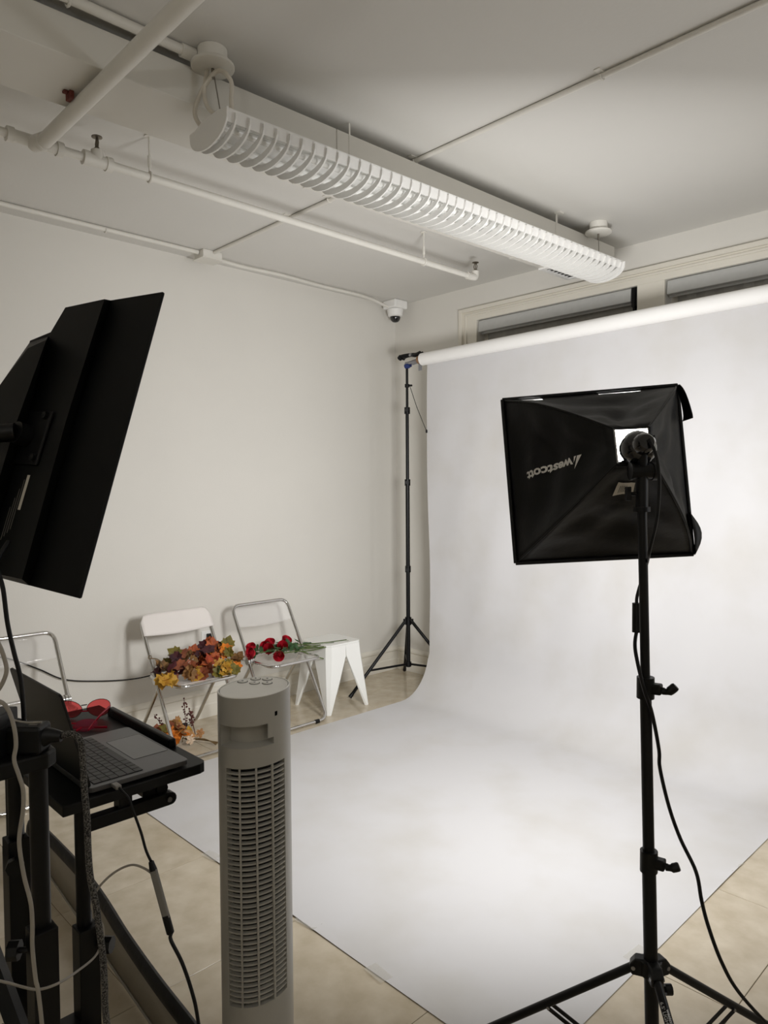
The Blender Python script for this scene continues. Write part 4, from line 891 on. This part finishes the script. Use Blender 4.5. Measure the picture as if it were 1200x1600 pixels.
b = BM(); tube(b, smoothpath([(2.70, -4.13, 1.69), tuple(V((2.70, -4.13, 1.69)).lerp(j, .5)+V((0, 0, .0))), tuple(j)], 4), .019, 12); obj('monitor_arm', b, 'blackmetal', t, True)

# ------------------------------------------------------------------ laptop
LZ = .974; LX0, LX1, LY0, LY1 = 2.640, 2.953, -3.848, -3.624
t = thing('laptop', 'open grey laptop on the black tabletop, lid towards the camera', 'laptop', (2.80, -3.74, LZ))
def rrect(x0, y0, x1, y1, r, n=4):
    P = []
    for cx, cy, a0 in ((x1-r, y1-r, 0), (x0+r, y1-r, 90), (x0+r, y0+r, 180), (x1-r, y0+r, 270)):
        for k in range(n+1): a = D(a0+90*k/n); P.append((cx+r*math.cos(a), cy+r*math.sin(a)))
    return P
b = BM(); prism(b, rrect(LX0, LY0, LX1, LY1, .011), Matrix.Identity(4), LZ+.002, LZ+.0125); obj('base', b, 'laptop', t, bev=.0012)
b = BM(); prism(b, rrect(LX0+.02, LY0+.02, LX1-.02, LY1-.02, .01), Matrix.Identity(4), LZ-.0015, LZ+.002); obj('underside', b, 'black', t)
KX0, KX1, KY0, KY1 = LX0+.016, LX1-.016, LY0+.016, LY0+.124
b = BM(); prism(b, rrect(KX0, KY0, KX1, KY1, .004), Matrix.Identity(4), LZ+.0122, LZ+.0128); obj('keyboard_well', b, 'dark', t)
rows = [14, 14, 14, 13, 12]; rh = (KY1-KY0)/6.
kmesh = {}
def key(x0, x1, y0, y1):
    s = (round(x1-x0-.0018, 4), round(y1-y0-.0018, 4))
    if s not in kmesh:
        b = BM(); box(b, (-s[0]/2, -s[1]/2, 0), (s[0]/2, s[1]/2, .0012)); me = bpy.data.meshes.new('key'); b.to_mesh(me); b.free(); me.materials.append(M['key']); kmesh[s] = me
    o = bpy.data.objects.new('key', kmesh[s]); COL.objects.link(o); o.parent = t; o.location = V(((x0+x1)/2, (y0+y1)/2, LZ+.0128))-t.location
for r_, n in enumerate([14, 14, 14, 13, 12, 0]):
    y0 = KY0+rh*r_; W_ = KX1-KX0
    if n:
        wk = W_/(n+ (0 if n == 14 else 1 if n == 13 else 1.6)); x = KX1; first = (W_-wk*(n-2))/2
        for k in range(n):
            wd = first if k in (0, n-1) else wk; key(x-wd, x, y0, y0+rh); x -= wd
    else:
        x = KX1
        for wd in (1, 1, 1, 1.25, 5.2, 1.25, 1, 1, 1, 1): s = wd*W_/14.7; key(x-s, x, y0, y0+rh); x -= s
b = BM(); prism(b, rrect(2.715, LY1-.088, 2.865, LY1-.006, .004), Matrix.Identity(4), LZ+.0122, LZ+.0129); obj('trackpad', b, 'pad', t)
b = BM(); tube(b, [(p[0], p[1], LZ+.0127) for p in rrect(2.7145, LY1-.0885, 2.8655, LY1-.0055, .004)], .0004, 4, closed=True); obj('trackpad_gap', b, 'dark', t)
ang = D(105); lh = V((0, math.cos(ang), math.sin(ang)))
lm = axes((0, LY0+.004, LZ+.013), (1, 0, 0), lh, V((1, 0, 0)).cross(lh))
b = BM(); prism(b, rrect(LX0, .0, LX1, .210, .011), lm, -.0025, .0025); obj('lid', b, 'laptoplid', t, bev=.001)
b = BM(); prism(b, rrect(LX0+.004, .006, LX1-.004, .206, .009), lm, -.0032, -.0026); obj('screen', b, 'dark', t)
b = BM(); rod(b, (LX0+.03, LY0+.004, LZ+.012), (LX1-.03, LY0+.004, LZ+.012), .004, 10); obj('hinge', b, 'black', t, True)

# ------------------------------------------------------------------ sunglasses
def lensq(c, w_, h_, tilt): 
    out = []
    for k in range(22):
        a = 2*math.pi*k/22; x = math.cos(a); z = math.sin(a)
        X = x*w_/2*(1+.12*z*(1 if tilt > 0 else 1)); Z = z*h_/2+tilt*x*h_*.22*(z > -.2); out.append((c[0]+X, c[1]+Z))
    return out
t = thing('red_sunglasses', 'red heart-like sunglasses standing open behind the laptop lid', 'sunglasses', (2.43, -3.68, .972))
gx = V((.62, .78, 0)).normalized(); gm = axes((2.474, -3.630, .974), gx, (0.05, -.05, 1), gx.cross(V((0, 0, 1))))
for c, tl in (((.0, .026), .55), ((-.074, .024), -.55)):
    P = lensq(c, .062, .048, tl); b = BM(); prism(b, P, gm, -.001, .001); ln = obj('lens', b, 'redlens', t)
    b = BM(); tube(b, [gm @ V((p[0], p[1], 0)) for p in P], .0008, 5, closed=True); obj('lens_rim', b, 'black', ln)
b = BM(); rod(b, gm @ V((-.045, .034, 0)), gm @ V((-.030, .036, 0)), .0014, 6); obj('top_bar', b, 'black', t); b = BM(); rod(b, gm @ V((-.046, .018, 0)), gm @ V((-.028, .018, 0)), .002, 6); obj('bridge', b, 'redarm', t)
for s in ((.031, .03), (-.105, .03)):
    b = BM(); a_ = gm @ V((s[0], s[1], 0)); e = a_+V((.075, -.09, -a_.z+.978)); tube(b, smoothpath([a_, a_.lerp(e, .5)+V((0, 0, .004)), e], 4), .0035, 8, ry=.0016); obj('temple', b, 'redarm', t)
t = thing('pink_sunglasses', 'pink sunglasses lying folded flat between laptop and red pair', 'sunglasses', (2.54, -3.70, .972))
gx = V((.7, .71, 0)).normalized(); gm = axes((2.545, -3.695, .984), gx, (-.5, .5, .55), gx.cross(V((-.5, .5, .55))).normalized())
for c, tl in (((.0, .0), .3), ((-.07, .0), -.3)):
    P = lensq(c, .06, .042, tl); b = BM(); prism(b, P, gm, -.001, .001); obj('lens', b, 'pinklens', t)
b = BM(); rod(b, gm @ V((-.043, .006, 0)), gm @ V((-.026, .006, 0)), .002, 6); obj('bridge', b, 'redarm', t)
for k in range(2):
    b = BM(); a_ = V((2.585-.04*k, -3.655-.05*k, .979)); e = V((2.50+.05*k, -3.74+.02*k, .977)); tube(b, [a_, e], .0032, 8, ry=.0016); obj('temple', b, 'redarm', t)

# ------------------------------------------------------------------ charger boxes and cables on the tray
def at(d, u, v): return V((4.40165, -4.41178, 1.6))+(F+R*((u-600)/FPX)-U*((v-800)/FPX))*d
t = thing('charger_box', 'flat black power brick on the side tray, under the grey cable', 'power brick', (3.06, -4.06, 1.146))
mt_ = Matrix.Translation((3.062, -4.083, 1.146)) @ Matrix.Rotation(D(44), 4, 'Z')
b = BM(); box(b, (-.055, -.045, .0), (.055, .045, .074), mt_); obj('case', b, 'black', t, bev=.003)
b = BM(); box(b, (-.0555, -.0455, .05), (.0555, .0455, .0515), mt_); obj('case_seam', b, 'dark', t)
t = thing('power_adapter', 'low black adapter on the tray feeding the braided cable', 'adapter', (3.11, -4.0, 1.146))
mt2 = Matrix.Translation((3.105, -4.002, 1.146)) @ Matrix.Rotation(D(44), 4, 'Z')
b = BM(); box(b, (-.038, -.022, .0), (.024, .022, .048), mt2); obj('case', b, 'black', t, bev=.006)
b = BM(); box(b, (-.002, -.008, .048), (.012, .010, .0488), mt2); obj('port_plate', b, 'greydark', t)
b = BM(); tube(b, [mt2 @ V((.022, .0, .026)), mt2 @ V((.036, .0, .028)), mt2 @ V((.052, 0, .026))], [.017, .012, .009], 12); obj('connector', b, 'black', t, True)
def cable(name, label, pts, r, m, n=6, cat='cable'):
    b = BM(); tube(b, smoothpath(pts, n), r, 10); return tag(obj(name, b, m, None, True), label, cat)
cable('braided_cable', 'thick black and grey braided cable hanging from the adapter', [(3.142, -3.966, 1.173), (3.159, -3.955, 1.178), (3.172, -3.945, 1.165), (3.176, -3.944, 1.127), (3.181, -3.944, 1.078), (3.186, -3.943, 1.035), (3.188, -3.943, .98), (3.192, -3.942, .937), (3.199, -3.937, .893), (3.203, -3.934, .855), (3.209, -3.931, .806), (3.213, -3.93, .751), (3.215, -3.93, .70), (3.221, -3.92, .60), (3.24, -3.90, .3), (3.28, -3.87, .012), (3.4, -3.86, .008)], .0056, 'braid')
cable('grey_cable', 'light grey cable drooping past the side tray to the floor', [(3.133, -4.079, 1.381), (3.148, -4.065, 1.355), (3.157, -4.057, 1.325), (3.16, -4.056, 1.302), (3.152, -4.066, 1.275), (3.140, -4.078, 1.262), (3.156, -4.062, 1.255), (3.165, -4.054, 1.239), (3.171, -4.049, 1.212), (3.173, -4.048, 1.186), (3.172, -4.051, 1.163), (3.178, -4.046, 1.137), (3.183, -4.042, 1.114), (3.184, -4.043, 1.083), (3.181, -4.048, 1.047), (3.181, -4.049, 1.022), (3.187, -4.045, .975), (3.196, -4.039, .934), (3.198, -4.038, .898), (3.199, -4.039, .862), (3.204, -4.037, .811), (3.21, -4.033, .765), (3.23, -4.02, .5), (3.28, -3.98, .012), (3.4, -3.97, .008)], .0034, 'greycable')
cable('adapter_wire', 'short thin grey wire lying on top of the black adapter', [(3.07, -4.03, 1.222), (3.085, -4.03, 1.206), (3.10, -4.01, 1.197), (3.118, -3.99, 1.197)], .0018, 'greycable', cat='wire')
cable('monitor_cable', 'black cable hanging from the upright monitor to the tray', [(2.965, -3.99, 1.50), (2.982, -4.015, 1.463), (2.991, -4.009, 1.416), (2.998, -4.005, 1.353), (3.007, -3.998, 1.30), (3.016, -3.991, 1.254), (3.024, -3.99, 1.20), (3.026, -3.99, 1.15)], .0042, 'black')
t = thing('usb_hub', 'grey USB hub hanging below the table on the laptop cable', 'hub', (3.1, -3.78, .8))
h0, h1 = at(1.40, 236, 1346), at(1.39, 267, 1460)
b = BM(); xa, ya, za = frame_of(h0, h1); prism(b, rrect(-.0075, -.005, .0075, .005, .003, 2), axes(h0.lerp(h1, .1), R, za.cross(R), za), 0, (h1-h0).length*.66); obj('hub_case', b, 'greydark', t)
b = BM(); tube(b, [h0, h0.lerp(h1, .12)], [.005, .0075], 10); obj('strain_relief', b, 'black', t, True)
b = BM(); tube(b, [h0.lerp(h1, .74), h0.lerp(h1, .98), h1], [.0075, .0075, .0045], 10); obj('strain_relief', b, 'black', t, True)
t = thing('laptop_cable', 'black cable from the laptop port down to the hub and floor', 'cable', (3.0, -3.8, .98))
b = BM(); tube(b, smoothpath([(2.962, -3.797, .982), (2.978, -3.796, .981), (2.992, -3.794, .976), (3.009, -3.790, .966), (3.021, -3.787, .945), (3.033, -3.777, .901), (3.060, -3.78, .876), h0], 6), .0028, 8); tube(b, smoothpath([h1, (3.144, -3.772, .725), (3.16, -3.758, .682), (3.174, -3.746, .626), (3.183, -3.74, .577), (3.195, -3.73, .45), (3.22, -3.71, .2), (3.27, -3.68, .012), (3.4, -3.6, .008)], 6), .0036, 8); obj('wire', b, 'black', t, True)
b = BM(); cbox(b, (2.966, -3.797, .982), (.026, .013, .008)); obj('plug', b, 'greydark', t, bev=.002)
cable('thin_grey_cable', 'thin grey cable looping from the hub around the cart columns', [h0.lerp(h1, .2)+V((-.006, 0, 0)), (3.086, -3.797, .855), (3.068, -3.814, .861), (3.047, -3.837, .848), at(1.385, 158, 1382), at(1.38, 146, 1402), at(1.38, 144, 1420), at(1.38, 154, 1436), at(1.38, 161, 1449), at(1.38, 160, 1470), at(1.36, 148, 1495), at(1.29, 120, 1518), at(1.19, 90, 1537), at(1.165, 60, 1546), at(1.15, 35, 1542), at(1.13, 10, 1535), at(1.11, -20, 1531), at(1.1, -60, 1540)], .0022, 'greycable')

# ------------------------------------------------------------------ folded reflector leaning behind the cart
t = thing('folded_reflector', 'grey reflector with thick black rim standing on the floor behind the cart', 'reflector', (1.9, -3.44, 0))
tp_ = smoothpath([(1.16, -3.40, .02), (1.165, -3.40, .10), (1.21, -3.41, .17), (1.29, -3.41, .20), (1.70, -3.415, .20), (1.98, -3.434, .20), (2.265, -3.470, .20), (2.526, -3.495, .20), (2.75, -3.510, .20), (3.1, -3.53, .19)], 5)
bt_ = [V((p.x, -3.392-.080*max(0, (p.x-1.3))/1.09, .006)) for p in tp_]
b = BM(); A = [b.verts.new(p) for p in tp_]; B = [b.verts.new(p) for p in bt_]
for k in range(len(A)-1): b.faces.new((A[k], A[k+1], B[k+1], B[k]))
solid(obj('reflector_face', b, 'refface', t, True), .004)
b = BM(); tube(b, [p+V((0, -.006, -.012)) for p in tp_], .028, 10, ry=.016); obj('rim', b, 'fabric', t, True, label='thick black cloth rim')
b = BM(); tube(b, [p+V((0, -.004, .004)) for p in bt_], .004, 6); obj('lower_seam', b, 'refface', t, True)
